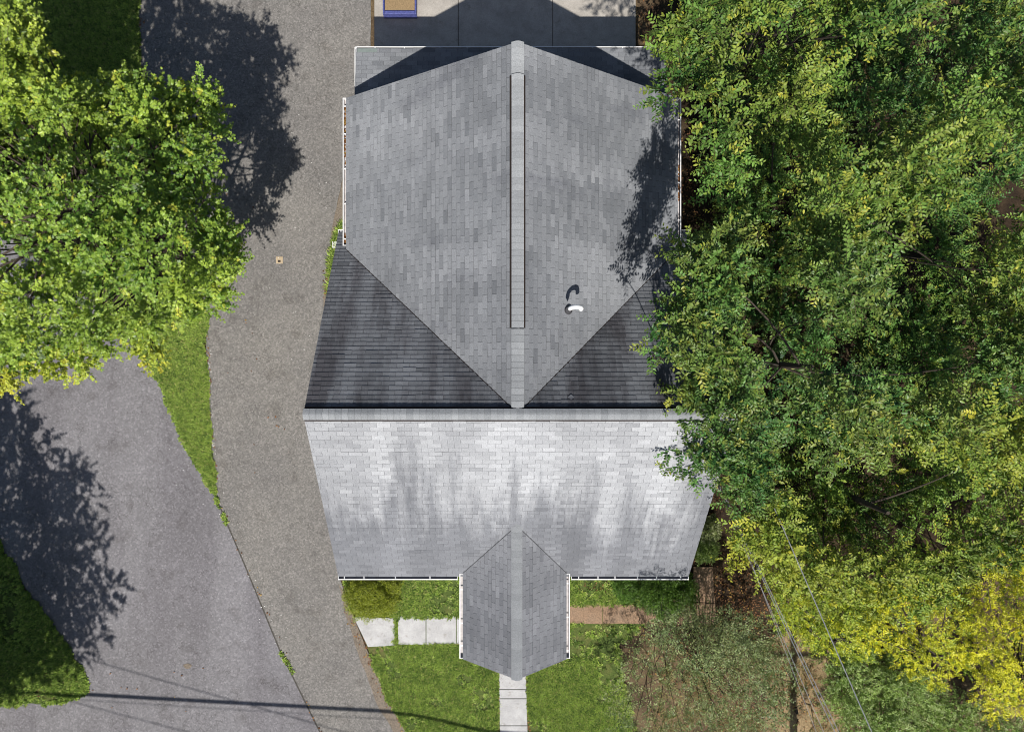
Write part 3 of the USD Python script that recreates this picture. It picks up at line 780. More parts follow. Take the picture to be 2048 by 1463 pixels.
uc = thing('drain_cover', 'small square tan cover with a dark hole in the driveway', 'drain cover', P(559, 520, 0))
c = P(559, 520, 0.01)
obj('plate', cat_mesh([box(c[0] - .11, c[0] + .11, c[1] + .0, c[1] + .11, 0, .022), box(c[0] - .11, c[0] - .05, c[1] - .11, c[1], 0, .022), box(c[0] + .04, c[0] + .11, c[1] - .11, c[1], 0, .022), box(c[0] - .05, c[0] + .04, c[1] - .11, c[1] - .07, 0, .022)]), 'tan_plastic', uc)
obj('hole', box(c[0] - .049, c[0] + .039, c[1] - .069, c[1] - .001, 0, .012), 'dark_hole', uc)
c = P(375, 1331, 0.0)
ang = np.linspace(0, 2 * math.pi, 19)[:-1]
obj('patch', drape(Polygon(np.c_[c[0] + .13 * np.cos(ang) * (1 + .12 * np.sin(3 * ang)), c[1] + .085 * np.sin(ang)]), .004, .1, hf=lambda x, y: x * 0), 'edge_dirt', label='small round brown patch on the grey drive', cat='patch')

ds = P(669, 489, 0.1)
dn = thing('splash_block', 'small white splash block among the weeds at the left rear eave', 'splash block', ds)
obj('trough', cat_mesh([box(ds[0] - .05, ds[0] + .05, ds[1] - .10, ds[1] + .10, .02, .07), box(ds[0] - .07, ds[0] - .051, ds[1] - .10, ds[1] + .10, .02, .12), box(ds[0] + .051, ds[0] + .07, ds[1] - .10, ds[1] + .10, .02, .12)]), 'white_metal', dn)

# ------------------------------------------------------------------ utility pole and wires (pole stands below the frame; shadow and wires show)
pole = np.array([9.8, -16.1, 0.0]); pole[2] = terrain(9.8, -16.1)
up_ = thing('utility_pole', 'wooden utility pole casting the dark straight shadow at lower right', 'utility pole', pole)
obj('post', tube([pole + (0, 0, -.5), pole + (0, 0, 5), pole + (0, 0, 10.2)], [.15, .13, .11], 12), 'wood_pole', up_, smooth=40)
obj('crossarm', bevel_box(pole[0] - 1.0, pole[0] + 1.0, pole[1] - .18, pole[1] - .10, 9.4, 9.52, .01), 'wood_pole', up_)
for dx in (-.9, -.4, .4, .9):
    obj('insulator', tube([pole + (dx, -.14, 9.15), pole + (dx, -.14, 9.2), pole + (dx, -.14, 9.33)], [.045, .05, .03], 8), 'pvc', up_)


def sag_line(a, b, sag, n=24):
    a, b = np.array(a, float), np.array(b, float); t = np.linspace(0, 1, n)[:, None]
    return a + (b - a) * t - np.array([0, 0, 1]) * sag * 4 * t * (1 - t)


kk = math.tan(math.pi / 2 - SUN_ELEV)
ga, gb = P(175, 1376), P(790, 1412)
dir_ = (gb - ga) / np.linalg.norm(gb - ga)
zc = 5.6
A = ga + np.array([0, -kk * zc, zc]); dd = (pole[0] - A[0]) / dir_[0]
E = A + dir_ * dd
obj('utility_cable', tube(sag_line(A - dir_ * 25, E, 0.25), 0.052, 8), 'cable_black', label='thick black utility cable whose shadow crosses the drives', cat='cable')
for k, (p, q, zw) in enumerate((((200, 1315), (445, 1385), 7.5), ((240, 1418), (410, 1463), 7.8), ((300, 1398), (700, 1424), 7.0))):
    a, b = P(*p), P(*q); d = (b - a) / np.linalg.norm(b - a)
    a = a + np.array([0, -kk * zw, zw])
    obj('overhead_wire', tube(sag_line(a - d * 22, a + d * 20, 0.2), (0.015, 0.013, 0.009)[k], 6), 'cable_black',
        label=('thin wire throwing the upper faint shadow across the grey drive', 'thin wire throwing the lowest faint shadow across the grey drive', 'thin wire shadowing just beside the thick cable')[k], cat='wire')
wa = [((1496, 1094), (1570, 1250)), ((1499, 1094), (1576, 1252)), ((1490, 1098), (1556, 1250)), ((1493, 1097), (1548, 1240))]
lab = ['brightest wire of the service bundle crossing the right brush', 'second wire of the service bundle, close beside the brightest', 'thin left wire fanning out of the service bundle', 'outermost left wire of the service bundle']
for k, (p, q) in enumerate(wa):
    a, b = P(*p, 5.4), P(*q, 5.8 - .15 * k)
    d = b - a
    obj('service_wire', tube(sag_line(a - d * 0.9, a + d * 6, .05), (.009, .008, .006, .005)[k], 6), 'wire_grey', label=lab[k], cat='wire')
a, b = P(1613, 1162, 6.3), P(1745, 1463, 6.6)
obj('service_wire', tube(sag_line(a - (b - a) * .5, a + (b - a) * 3, .05), .011, 6), 'wire_grey', label='single grey wire slanting across the yellow trees at lower right', cat='wire')

# ------------------------------------------------------------------ foliage
def norm(a):
    return a / (np.linalg.norm(a, axis=-1, keepdims=True) + 1e-12)


OVATE = (np.array([[0, 0, 0], [.28, .46, .05], [.66, .36, .03], [1, 0, -.10], [.66, -.36, .03], [.28, -.46, .05], [.5, 0, -.03]]),
         np.array([[0, 6, 1], [1, 6, 2], [2, 6, 3], [3, 6, 4], [4, 6, 5], [5, 6, 0]]))
RHOMB = (np.array([[0, 0, 0], [.45, .5, .06], [1, 0, -.06], [.45, -.5, .06]]), np.array([[0, 2, 1], [0, 3, 2]]))
LOBED = (np.array([[0, 0, 0], [.10, .22, .02], [.22, .52, -.03], [.42, .27, .03], [.66, .50, -.05], [.70, .18, .02], [1.0, 0, -.12], [.70, -.18, .02], [.66, -.50, -.05], [.42, -.27, .03], [.22, -.52, -.03], [.10, -.22, .02], [.42, 0, -.02]]),
         np.array([[i, 12, (i + 1) % 12] for i in range(12)]))
BLADE = (np.array([[0, .5, 0], [0, -.5, 0], [.6, .35, .0], [.6, -.35, 0], [1, 0, 0]]), np.array([[0, 1, 3], [0, 3, 2], [2, 3, 4]]))


def leaf_batch(p, d, nrm, L, W, tmpl, tone, aut):
    T, F = tmpl
    d = norm(d); nrm = norm(nrm - (nrm * d).sum(-1, keepdims=True) * d); s = np.cross(nrm, d)
    v = p[:, None] + L[:, None, None] * (T[None, :, :1] * d[:, None] + T[None, :, 2:] * nrm[:, None]) + W[:, None, None] * T[None, :, 1:2] * s[:, None]
    k = len(T)
    f = (F[None] + (np.arange(len(p)) * k)[:, None, None]).reshape(-1, 3)
    return v.reshape(-1, 3), f, np.repeat(tone, k), np.repeat(aut, k)


def shoots(r, boughs, dens, leaf, wid, spacing, tmpl, Lr=(.4, .9), rise=.35, droop=.25, out=.7, jit=.4, flat=.35, shell=(.25, .9), zs=.75, aut_tip=.3, aut_base=.0, updom=.25, shoot_aut=.2, lj=.28, nj=.38, ddir=None):
    """Leafy shoots over a list of boughs (x, y, z, radius, autumn): returns leaf mesh, attributes and twig lines."""
    B = np.array(boughs, float)
    n = np.maximum(3, (dens * B[:, 3] ** 2).astype(int))
    idx = np.repeat(np.arange(len(B)), n); N = len(idx)
    u = norm(r.normal(size=(N, 3)) + np.array([0, 0, updom]))
    R = B[idx, 3]
    st = B[idx, :3] + u * (R * r.uniform(*shell, N))[:, None] * np.array([1, 1, zs])
    d = norm(u * out + np.array([0, 0, rise]) + r.normal(size=(N, 3)) * jit)
    if ddir is not None:
        d = norm(d + np.array(ddir))
    L = r.uniform(*Lr, N) * np.clip(R / .8, .6, 1.2)
    m = int(math.ceil(Lr[1] * 1.2 / spacing))
    t = (np.arange(m) + .5) * spacing
    ok = t[None] < L[:, None]
    frac = np.clip(t[None] / L[:, None], 0, 1)
    dr = r.uniform(.3, 1, N) * droop
    pos = st[:, None] + d[:, None] * t[None, :, None] + np.array([0, 0, -1.0]) * (dr[:, None] * L[:, None] * frac ** 2)[..., None]
    tang = norm(d[:, None] + np.array([0, 0, -1.0]) * (dr[:, None] * 2 * frac)[..., None])
    pl = norm(np.array([0, 0, 1.0]) + r.normal(size=(N, 3)) * flat)
    side = norm(np.cross(tang, pl[:, None]))
    sg = np.where(np.arange(m) % 2 == 0, 1.0, -1.0)[None, :, None]
    ld = tang * .55 + side * sg * .8 + r.normal(size=(N, m, 3)) * lj
    ln = pl[:, None] + r.normal(size=(N, m, 3)) * nj
    btone = r.uniform(-.3, .25, len(B))[idx]
    tone = np.clip(r.uniform(0, 1, N)[:, None] * .5 + r.uniform(0, 1, (N, m)) * .5 + btone[:, None], 0, 1)
    sa = np.where(r.uniform(size=N) < shoot_aut, r.uniform(.2, .8, N), 0)
    aut = np.clip(aut_base + B[idx, 4][:, None] + sa[:, None] * .7 + aut_tip * frac ** 2 * r.uniform(0, 1, (N, 1)) + np.where(r.uniform(size=(N, m)) < .008, .6, 0), 0, 1)
    size = r.uniform(.75, 1.2, (N, m)) * (1 - .35 * frac ** 3)
    ok = ok.ravel()
    v, f, a1, a2 = leaf_batch(pos.reshape(-1, 3)[ok], ld.reshape(-1, 3)[ok], ln.reshape(-1, 3)[ok], leaf * size.ravel()[ok], wid * size.ravel()[ok], tmpl, tone.ravel()[ok], aut.ravel()[ok])
    e = st + d * L[:, None] * .95 + np.array([0, 0, -1.0]) * (dr * L)[:, None] * .9
    mid = st + d * (L * .5)[:, None] + np.array([0, 0, -1.0]) * (dr * L)[:, None] * .25
    return (v, f), a1, a2, (st, mid, e)


def twig_mesh(lines, r0, every=1):
    st, mid, e = (x[::every] for x in lines)
    n = len(st); ring = []
    ang = np.arange(3) * 2 * math.pi / 3
    t = norm(e - st); a = norm(np.cross(t, np.array([.3, .2, .93]))); b = np.cross(t, a)
    for p, rad in ((st, r0), (mid, r0 * .75), (e, r0 * .35)):
        ring.append(p[:, None] + rad * (np.cos(ang)[None, :, None] * a[:, None] + np.sin(ang)[None, :, None] * b[:, None]))
    v = np.concatenate(ring, 1).reshape(-1, 3)
    F = []
    for i in (0, 3):
        for k in range(3):
            k2 = (k + 1) % 3
            F += [[i + k, i + k2, i + 3 + k2], [i + k, i + 3 + k2, i + 3 + k]]
    F = np.array(F)
    return v, (F[None] + (np.arange(n) * 9)[:, None, None]).reshape(-1, 3)


def grow(name, label, cat, base, boughs, leafmat_, r, fork=.45, trunk_r=.16, trunk=True, group=None, twig_every=1, twig_r=.006, limb_r=.045, multi=False, feature=None, limb_share=1.0, **kw):
    base = np.array(base, float)
    t = thing(name, label, cat, base, group)
    B = np.array(boughs, float)
    top = B[:, 2].max(); cen = B[:, :3].mean(0)
    fk = base + np.array([(cen[0] - base[0]) * .25, (cen[1] - base[1]) * .25, (top - base[2]) * fork])
    if trunk:
        hub = fk + np.array([(cen[0] - base[0]) * .3, (cen[1] - base[1]) * .3, (top - fk[2]) * .5])
        pts = np.array([base + (0, 0, -.2), base + (0, 0, .15), (base + fk) / 2 + r.normal(0, .05, 3), fk, hub])
        obj('trunk', tube(pts, trunk_r * np.array([1.5, 1.15, .95, .75, .3]), 9), 'bark', t, smooth=60)
        limbs = []
        for b in B:
            if r.uniform() > limb_share:
                continue
            p0 = fk + (hub - fk) * r.uniform(-.9, .9)
            if multi:
                p0 = np.array([*(b[:2] * .6 + base[:2] * .4 + r.normal(0, .25, 2)), 0]); p0[2] = terrain(p0[0], p0[1]) - .05
            c = b[:3] - np.array([0, 0, b[3] * .3])
            mid = (p0 + c) / 2 + r.normal(0, .07, 3) * np.linalg.norm(c - p0) + np.array([0, 0, .12 * np.linalg.norm(c - p0)]) * r.uniform(-.9, .5)
            mid[2] = max(mid[2], .6)
            q = np.linspace(0, 1, 6)[:, None]
            limbs.append(tube((1 - q) ** 2 * p0 + 2 * q * (1 - q) * mid + q ** 2 * c, limb_r * np.linspace(1, .3, 6), 5))
        if len(limbs) <= 60:
            for lm in limbs:
                obj('limb', lm, 'bark', t, smooth=60)
        else:
            obj('limbs', cat_mesh(limbs), 'bark', t, smooth=60, kind='stuff')
    mesh, a1, a2, lines = shoots(r, boughs, **kw)
    if feature:
        fb, fkw = feature
        m2, b1, b2, l2 = shoots(r, fb, **{**kw, **fkw})
        mesh = cat_mesh([mesh, m2]); a1 = np.concatenate([a1, b1]); a2 = np.concatenate([a2, b2]); lines = tuple(np.vstack([x, y]) for x, y in zip(lines, l2))
    obj('crown', mesh, leafmat_, t, attrs={'tone': a1, 'autumn': a2})
    obj('twigs', twig_mesh(lines, twig_r, twig_every), 'twig_bark', t, kind='stuff')
    return t


def pts_in(poly, r, n, mind, z_of):
    """Scattered points in a pixel polygon, kept apart, each with the height z_of gives."""
    x0, y0, x1, y1 = poly.bounds; out = []
    for _ in range(n * 30):
        p = (r.uniform(x0, x1), r.uniform(y0, y1))
        if not poly.contains(Point(p)) or any((p[0] - q[0]) ** 2 + (p[1] - q[1]) ** 2 < mind ** 2 for q in out):
            continue
        out.append(p)
        if len(out) >= n:
            break
    return out


def bough_px(px, py, z, rad_px, aut=0.0):
    p = P(px, py, z)
    return (p[0], p[1], z, rad_px * (HC - z) / FPX, aut)


# the maple at the left
r = np.random.default_rng(101)
mc = np.array([-9.6, 3.2])


def dome(px, py, c, R, zb, zt):
    z = (zb + zt) / 2
    for _ in range(8):
        p = P(px, py, z); d = np.hypot(*(p[:2] - c)) / R
        z = zb + (zt - zb) * math.sqrt(max(0.0, 1 - min(d, 1) ** 2))
    return z


mb = []
for px, py, z, rad, au in ((425, 205, 4.6, 32, .0), (395, 190, 5.0, 42, 0), (330, 195, 5.4, 50, .05), (270, 190, 5.8, 48, .05), (225, 175, 6.0, 34, .1), (420, 260, 4.9, 40, .0), (400, 330, 5.0, 45, .0), (395, 400, 4.9, 48, 0), (425, 455, 4.6, 46, 0),
                           (460, 500, 4.4, 34, .0), (438, 545, 4.1, 38, .0), (405, 590, 4.0, 44, .05), (350, 625, 4.0, 42, .12), (300, 690, 3.6, 36, .3), (315, 725, 3.4, 22, .45), (265, 660, 4.0, 38, .1), (215, 680, 4.0, 40, .1), (170, 715, 4.0, 40, .3), (120, 725, 4.0, 42, .35),
                           (70, 715, 4.2, 45, .4), (20, 735, 4.2, 45, .55), (15, 775, 4.0, 28, .6), (-40, 720, 4.4, 50, .3), (45, 75, 6.4, 45, .2), (72, 62, 6.2, 26, .25), (30, 30, 6.4, 50, .1), (20, 110, 6.8, 55, .15), (72, 112, 6.4, 32, .1), (10, 190, 7.2, 60, .1), (80, 190, 7.0, 60, .15), (150, 215, 6.6, 55, .1)):
    mb.append(bough_px(px, py, z, rad, au))
reg = Polygon([(-120, -60), (30, 20), (75, 150), (180, 215), (380, 210), (420, 300), (400, 400), (450, 480), (420, 560), (330, 620), (200, 680), (60, 700), (-120, 720)])
for p in pts_in(reg, r, 50, 66, None):
    z = dome(p[0], p[1], mc, 3.9, 4.0, 8.0) + r.uniform(-1.1, .45)
    mb.append(bough_px(p[0], p[1], z, r.uniform(42, 60), .08 if p[1] > 560 else r.choice([0, .0, .05])))
for p in pts_in(reg.buffer(20), r, 26, 85, None):
    mb.append(bough_px(p[0], p[1], r.uniform(3.6, 5.2), 60, 0))
for a in np.linspace(0, 2 * math.pi, 12)[:-1]:      # the crown's far side, beyond the frame
    x, y = mc + np.array([-1.6, .6]) + 3.0 * np.array([math.cos(a), math.sin(a)])
    if x < -10.8:
        mb.append((x, y, r.uniform(4.5, 7), .8, 0))
for k in range(34):
    mb.append((r.uniform(-14.2, -11.9), r.uniform(3.4, 8.2), r.uniform(4.8, 7.6), .75, 0))
kw_maple = dict(dens=190, leaf=.098, wid=.098, spacing=.046, tmpl=LOBED, Lr=(.3, .62), rise=.3, droop=.3, flat=.42, aut_tip=.12, shoot_aut=.06)
grow('maple_tree', 'broad yellow-green maple spreading over the left driveway', 'tree', (-9.0, 3.1, 0), mb, 'leaf_maple', r, trunk_r=.2, **kw_maple)

# the maple below the frame's lower left corner: its shadow lies across the grey drive
r = np.random.default_rng(102)
sb = []
shp = Polygon([(-330, 640), (20, 770), (115, 880), (205, 990), (240, 1090), (245, 1180), (225, 1270), (168, 1335), (20, 1368), (-330, 1405)])
for p in pts_in(shp, r, 420, 34, None):
    g = P(p[0] - 22, p[1], 0)
    z = r.uniform(4.6, 8.2)
    sb.append((g[0], g[1] - kk * z, z, r.uniform(.55, .8), .05))
for p in pts_in(Polygon([(-330, 900), (60, 1120), (120, 1250), (110, 1315), (20, 1345), (-330, 1390)]), r, 160, 34, None):
    g = P(p[0] - 22, p[1], 0)
    z = r.uniform(4.8, 7.5)
    sb.append((g[0], g[1] - kk * z, z, .62, .05))
sb = [b for b in sb if NX + (b[0] + 1.1) * FPX / (HC - b[2]) < 0 or NY - (b[1] + 1.1) * FPX / (HC - b[2]) > 1463]
grow('maple_tree', 'maple just beyond the lower left corner shading the grey drive', 'tree', (-16.0, -11.4, 0), sb, 'leaf_maple', r, trunk_r=.2, **{**kw_maple, 'dens': 105})

# woodland to the right: seven elms
r = np.random.default_rng(103)
reg = Polygon([(1330, -80), (1345, 60), (1360, 150), (1400, 230), (1420, 330), (1430, 420), (1400, 520), (1370, 600), (1360, 690), (1400, 760), (1410, 860), (1470, 930), (1500, 1010), (1500, 1070), (1570, 1110), (1700, 1150), (1850, 1130), (2130, 1040), (2130, -80)])
EL = {}
trunks = {0: (7.6, 8.6), 1: (9.0, 3.9), 2: (8.3, 0.0), 3: (10.2, -3.6), 4: (13.5, 7.0), 5: (14.6, 1.6), 6: (15.0, -3.6)}
gaps = [(1640, 690, 75), (1395, 440, 42), (1660, 95, 70), (1905, 480, 60), (1900, 690, 90), (1990, 330, 45), (1850, 250, 30), (1720, 210, 35), (1560, 330, 30), (1640, 520, 30)]


def give(b):
    k = min(trunks, key=lambda i: (trunks[i][0] - b[0]) ** 2 + (trunks[i][1] - b[1]) ** 2)
    EL.setdefault(k, []).append(b)


edge = [(1340, 60, 7.5, 34, .15), (1325, 95, 7.2, 26, .1), (1385, 60, 7.6, 44, .1), (1330, 180, 6.9, 36, .0), (1370, 130, 7.2, 40, .0), (1410, 30, 7.8, 50, .05), (1430, 190, 7.8, 45, .1), (1445, 130, 7.6, 40, .15), (1430, 260, 7.6, 44, .05), (1450, 320, 7.0, 48, .0),
        (1440, 370, 6.4, 45, .0), (1370, 490, 6.6, 26, .2), (1400, 520, 6.6, 40, .1), (1455, 480, 7.4, 44, .2), (1390, 580, 7.0, 42, .1), (1350, 600, 6.6, 30, .1), (1335, 640, 6.8, 32, .0), (1320, 690, 6.8, 34, .0), (1300, 705, 6.6, 20, .05), (1375, 650, 7.4, 46, .15), (1400, 700, 7.6, 48, .2),
        (1385, 770, 7.2, 44, .2), (1350, 790, 6.9, 24, .25), (1420, 800, 7.4, 55, .05), (1385, 850, 6.6, 36, .05), (1345, 890, 6.4, 28, .0), (1380, 915, 6.2, 34, .0), (1340, 925, 6.1, 16, .0), (1400, 950, 6.0, 24, .0), (1440, 900, 6.6, 50, .0), (1480, 990, 5.8, 40, .05), (1480, 1060, 5.4, 34, .15), (1520, 1075, 5.6, 40, .3), (1465, 1115, 4.6, 16, .5),
        (1560, 1110, 5.6, 44, .3), (1620, 1130, 5.4, 46, .25), (1690, 1150, 5.3, 46, .2), (1760, 1150, 5.2, 50, .2), (1840, 1130, 5.2, 50, .15), (1920, 1110, 5.4, 50, .1), (2000, 1080, 5.6, 55, .05), (2060, 1060, 5.6, 50, .05)]
for e in ((1440, 830, 7.0, 50, .05), (1470, 780, 7.4, 55, .05), (1480, 870, 6.7, 50, 0), (1400, 895, 6.5, 40, 0), (1450, 940, 6.1, 36, 0), (1410, 740, 7.6, 50, .1), (1450, 700, 7.8, 52, .1), (1430, 870, 6.9, 44, 0), (1375, 820, 7.0, 36, .1),
          (1385, 520, 8.4, 40, .1), (1420, 540, 8.6, 46, .1), (1430, 600, 8.6, 50, .05), (1395, 610, 8.3, 44, .05), (1440, 500, 8.8, 44, .1), (1460, 560, 8.8, 50, .05), (1400, 560, 8.5, 42, .05), (1520, 960, 6.2, 50, .05), (1540, 1030, 5.8, 50, .15), (1500, 920, 6.5, 50, .0)):
    give(bough_px(*e))
for e in edge:
    give(bough_px(e[0], e[1], e[2] + (1.1 if e[1] < 720 else 0), e[3], e[4]))
FEAT = {}
for p in pts_in(reg.buffer(6), r, 46, 146, None):
    if any((p[0] - ax) ** 2 + (p[1] - ay) ** 2 < (ar + 25) ** 2 for ax, ay, ar in gaps) or not reg.contains(Point(p[0] - 118, p[1])) or not reg.buffer(20).contains(Point(p[0], p[1] + 100)):
        continue
    g = P(p[0], p[1], 7)
    z0 = 8.0 + 1.0 * meshkit.noise(np.array([[g[0] * .35, g[1] * .35, 2.0]]), 9)[0] + r.uniform(-1.4, 1.4)
    if p[1] > 880:
        z0 -= (p[1] - 880) / 110
    z0 = min(z0, 9.9)
    au = max(0, .0 + .28 * meshkit.noise(np.array([[g[0] * .8, g[1] * .8, 7.0]]), 4)[0])
    give(bough_px(p[0], p[1], z0 + .5, 44, au))
    k = min(trunks, key=lambda i: (trunks[i][0] - g[0]) ** 2 + (trunks[i][1] - g[1]) ** 2)
    FEAT.setdefault(k, []).append(bough_px(p[0], p[1], z0 + .4, 66, au + .06))
    sx = r.uniform(.8, 1.25)
    for ring, (dist, n, dz) in enumerate(((48, 5, .05), (84, 8, .95))):
        a0 = r.uniform(0, 6.28)
        for q in range(n):
            if ring and r.uniform() < .25:
                continue
            a = a0 + q * 2 * math.pi / n + r.uniform(-.3, .3); d = dist * r.uniform(.8, 1.2)
            give(bough_px(p[0] + d * sx * math.cos(a), p[1] + d / sx * math.sin(a), z0 - dz - r.uniform(0, .7), r.uniform(30, 42), au * r.uniform(0, 1.2)))
for p in pts_in(reg.buffer(-12), r, 100, 68, None):
    give(bough_px(p[0], p[1], r.uniform(2.0, 3.8), r.uniform(44, 56), 0))
for e in ((1500, 1085, 4.9, 36, .34), (1475, 1105, 4.7, 22, .5), (1540, 1130, 4.9, 36, .3), (1590, 1165, 4.8, 36, .25), (1645, 1185, 4.8, 36, .2), (1700, 1205, 4.8, 34, .2), (1755, 1215, 4.8, 36, .2), (1815, 1195, 4.9, 40, .1), (1880, 1165, 5.0, 40, .1)):
    give(bough_px(*e))
kw_elm = dict(limb_share=.22, fork=.3, limb_r=.032, lj=.2, nj=.28, dens=185, leaf=.112, wid=.060, spacing=.045, tmpl=OVATE, Lr=(.38, .95), rise=.42, droop=.30, flat=.45, aut_tip=.45, shoot_aut=.07)
elm_labels = {0: 'elm at the top beside the patio, its shoots overhanging the rear gutter', 1: 'elm shading the right slope of the rear gable', 2: 'elm hanging over the right end of the main ridge', 3: 'elm with yellowing tips above the service wires',
              4: 'elm in the upper right corner with bright arching shoots', 5: 'elm around the dark gap at the right edge', 6: 'dark elm at the right edge above the yellow trees'}
for k in sorted(EL):
    grow('elm_tree', elm_labels[k], 'tree', (*trunks[k], float(terrain(*trunks[k]))), EL[k], ('leaf_elm', 'leaf_elm', 'leaf_elm_dark', 'leaf_elm_light', 'leaf_elm_dark', 'leaf_elm', 'leaf_elm_light')[k], r, group='elms right of the house', trunk_r=.15,
         feature=(FEAT.get(k, EL[k][:3]), dict(dens=14, Lr=(.75, 1.35), rise=.55, out=.55, droop=.28, lj=.12, nj=.18, flat=.25, spacing=.052, aut_base=.03, aut_tip=.5, shell=(.3, .8), ddir=(.22, .18, .1))), **kw_elm)

# yellow feathery trees at the lower right
r = np.random.default_rng(104)
def stand(poly, n, mind, zr, rr, au):
    return [bough_px(p[0], p[1], r.uniform(*zr), r.uniform(*rr), au + r.uniform(-.1, .15)) for p in pts_in(Polygon(poly), r, n, mind, None)]
kw_y = dict(dens=340, leaf=.062, wid=.036, spacing=.026, tmpl=RHOMB, Lr=(.22, .55), rise=.35, droop=.3, flat=.35, aut_tip=.3, shoot_aut=.2, twig_every=3, twig_r=.004)
grow('locust_tree', 'lime-yellow feathery tree left of the single grey wire', 'tree', (*P(1640, 1260)[:2], .3),
     stand([(1545, 1150), (1700, 1150), (1760, 1200), (1730, 1300), (1640, 1295), (1565, 1245)], 30, 30, (2.8, 5.0), (22, 34), .2) + stand([(1560, 1180), (1760, 1180), (1740, 1290), (1590, 1270)], 8, 50, (2.4, 3.2), (30, 40), .0), 'leaf_yellow', r, trunk_r=.09, limb_r=.025, **kw_y)
grow('locust_tree', 'bright yellow feathery tree in the middle of the lower right', 'tree', (*P(1760, 1270)[:2], .3),
     stand([(1740, 1170), (1880, 1150), (1960, 1230), (1940, 1330), (1850, 1370), (1760, 1300), (1720, 1240)], 32, 36, (2.6, 5.2), (22, 36), .62) + stand([(1740, 1180), (1950, 1180), (1920, 1330), (1770, 1290)], 10, 55, (2.4, 3.2), (30, 40), .1), 'leaf_yellow', r, trunk_r=.1, limb_r=.025, **kw_y)
grow('locust_tree', 'golden yellow feathery tree in the lower right corner', 'tree', (*P(1930, 1330)[:2], .3),
     stand([(1960, 1130), (2080, 1090), (2090, 1420), (2010, 1440), (1950, 1390), (1930, 1300)], 30, 38, (2.6, 5.0), (24, 36), .72) + stand([(1960, 1160), (2080, 1120), (2070, 1420), (1970, 1380)], 10, 55, (2.2, 3.2), (30, 40), .1), 'leaf_yellow', r, trunk_r=.1, limb_r=.025, **kw_y)
kw_g = {**kw_y, 'multi': True, 'dens': 300, 'shoot_aut': .08}
grow('understory_bush', 'soft green feathery bushes under the yellow trees at the bottom edge', 'bush', (*P(1760, 1400)[:2], .35),
     stand([(1660, 1290), (1760, 1310), (1860, 1370), (1960, 1410), (2040, 1450), (2040, 1520), (1700, 1520), (1680, 1400)], 120, 26, (1.0, 2.9), (26, 44), -.05), 'leaf_pale', r, trunk_r=.05, limb_r=.02, **kw_g)

# sparse grey-green olive brush right of the lawn
r = np.random.default_rng(105)
ob = stand([(1330, 1235), (1440, 1225), (1510, 1260), (1545, 1330), (1540, 1480), (1220, 1500), (1230, 1400), (1270, 1320)], 66, 32, (1.2, 4.4), (24, 40), 0) + stand([(1320, 1240), (1440, 1225), (1500, 1255), (1540, 1330), (1440, 1350), (1330, 1330)], 20, 34, (2.4, 4.8), (28, 42), 0) + stand([(1390, 1290), (1500, 1280), (1560, 1340), (1560, 1450), (1400, 1450)], 12, 44, (4.2, 5.8), (30, 44), 0) + stand([(1400, 1245), (1500, 1240), (1560, 1280), (1550, 1330), (1420, 1320)], 18, 28, (1.4, 2.8), (28, 42), 0)
kw_o = dict(multi=True, dens=150, leaf=.08, wid=.034, spacing=.042, tmpl=RHOMB, Lr=(.25, .6), rise=.3, droop=.2, flat=.6, jit=.6, aut_tip=.1, shoot_aut=.05, twig_every=1, twig_r=.004)
grow('olive_bush', 'sparse grey-green bush with see-through branches right of the lawn', 'bush', (*G(1400, 1330)[:2], .33), ob, 'leaf_olive', r, trunk_r=.05, limb_r=.012, fork=.15, **kw_o)
ob2 = stand([(1550, 1290), (1600, 1310), (1640, 1400), (1640, 1500), (1545, 1500), (1540, 1380)], 12, 36, (.7, 1.5), (22, 34), 0)
grow('olive_bush', 'low scrubby grey bush beside the pole shadow', 'bush', (*G(1590, 1420)[:2], .33), ob2, 'leaf_olive', r, trunk_r=.04, limb_r=.015, fork=.2, **{**kw_o, 'dens': 70})

# rounded shrubs by the front wall
def shrub(name, label, px, py, rx, h, mat, seed, n, leaf, aut, inside=.55):
    rr = np.random.default_rng(seed)
    c = G(px, py, h * .45)
    base = np.array([c[0], c[1], c[2] - h * .45])
    t = thing(name, label, 'shrub', base)
    u = norm(rr.normal(size=(n, 3))); u[:, 2] = np.abs(u[:, 2]) * 1.0 - .15
    u = norm(u)
    lump = 1 + .26 * (2 * meshkit.noise(u * 2.4, seed) - 1) + .30 * (2 * meshkit.noise(u * 5.5, seed + 1) - 1)
    rad = rx * lump * (inside + (1 - inside) * rr.uniform(0, 1, n) ** .4)
    p = base + np.array([0, 0, h * .25]) + u * rad[:, None] * np.array([1, 1, h / rx * .75])
    d = norm(u * .6 + rr.normal(size=(n, 3)) * .6)
    v, f, a1, a2 = leaf_batch(p, d, u + np.array([0, 0, .5]) + rr.normal(size=(n, 3)) * .35, leaf * rr.uniform(.7, 1.3, n), leaf * .5 * rr.uniform(.7, 1.3, n), RHOMB, rr.uniform(0, 1, n), np.clip(aut * rr.uniform(.2, 1.4, n), 0, 1))
    obj('foliage', (v, f), mat, t, attrs={'tone': a1, 'autumn': a2})
    st = []
    for k in range(14):
        q = norm(rr.normal(size=3) + np.array([0, 0, 1.2]))
        st.append(tube([base + q * .02, base + (0, 0, .1) + q * rx * .4, base + (0, 0, h * .2) + q * np.array([rx, rx, h]) * .7], [.018, .012, .006], 5))
    obj('stems', cat_mesh(st), 'bark', t)


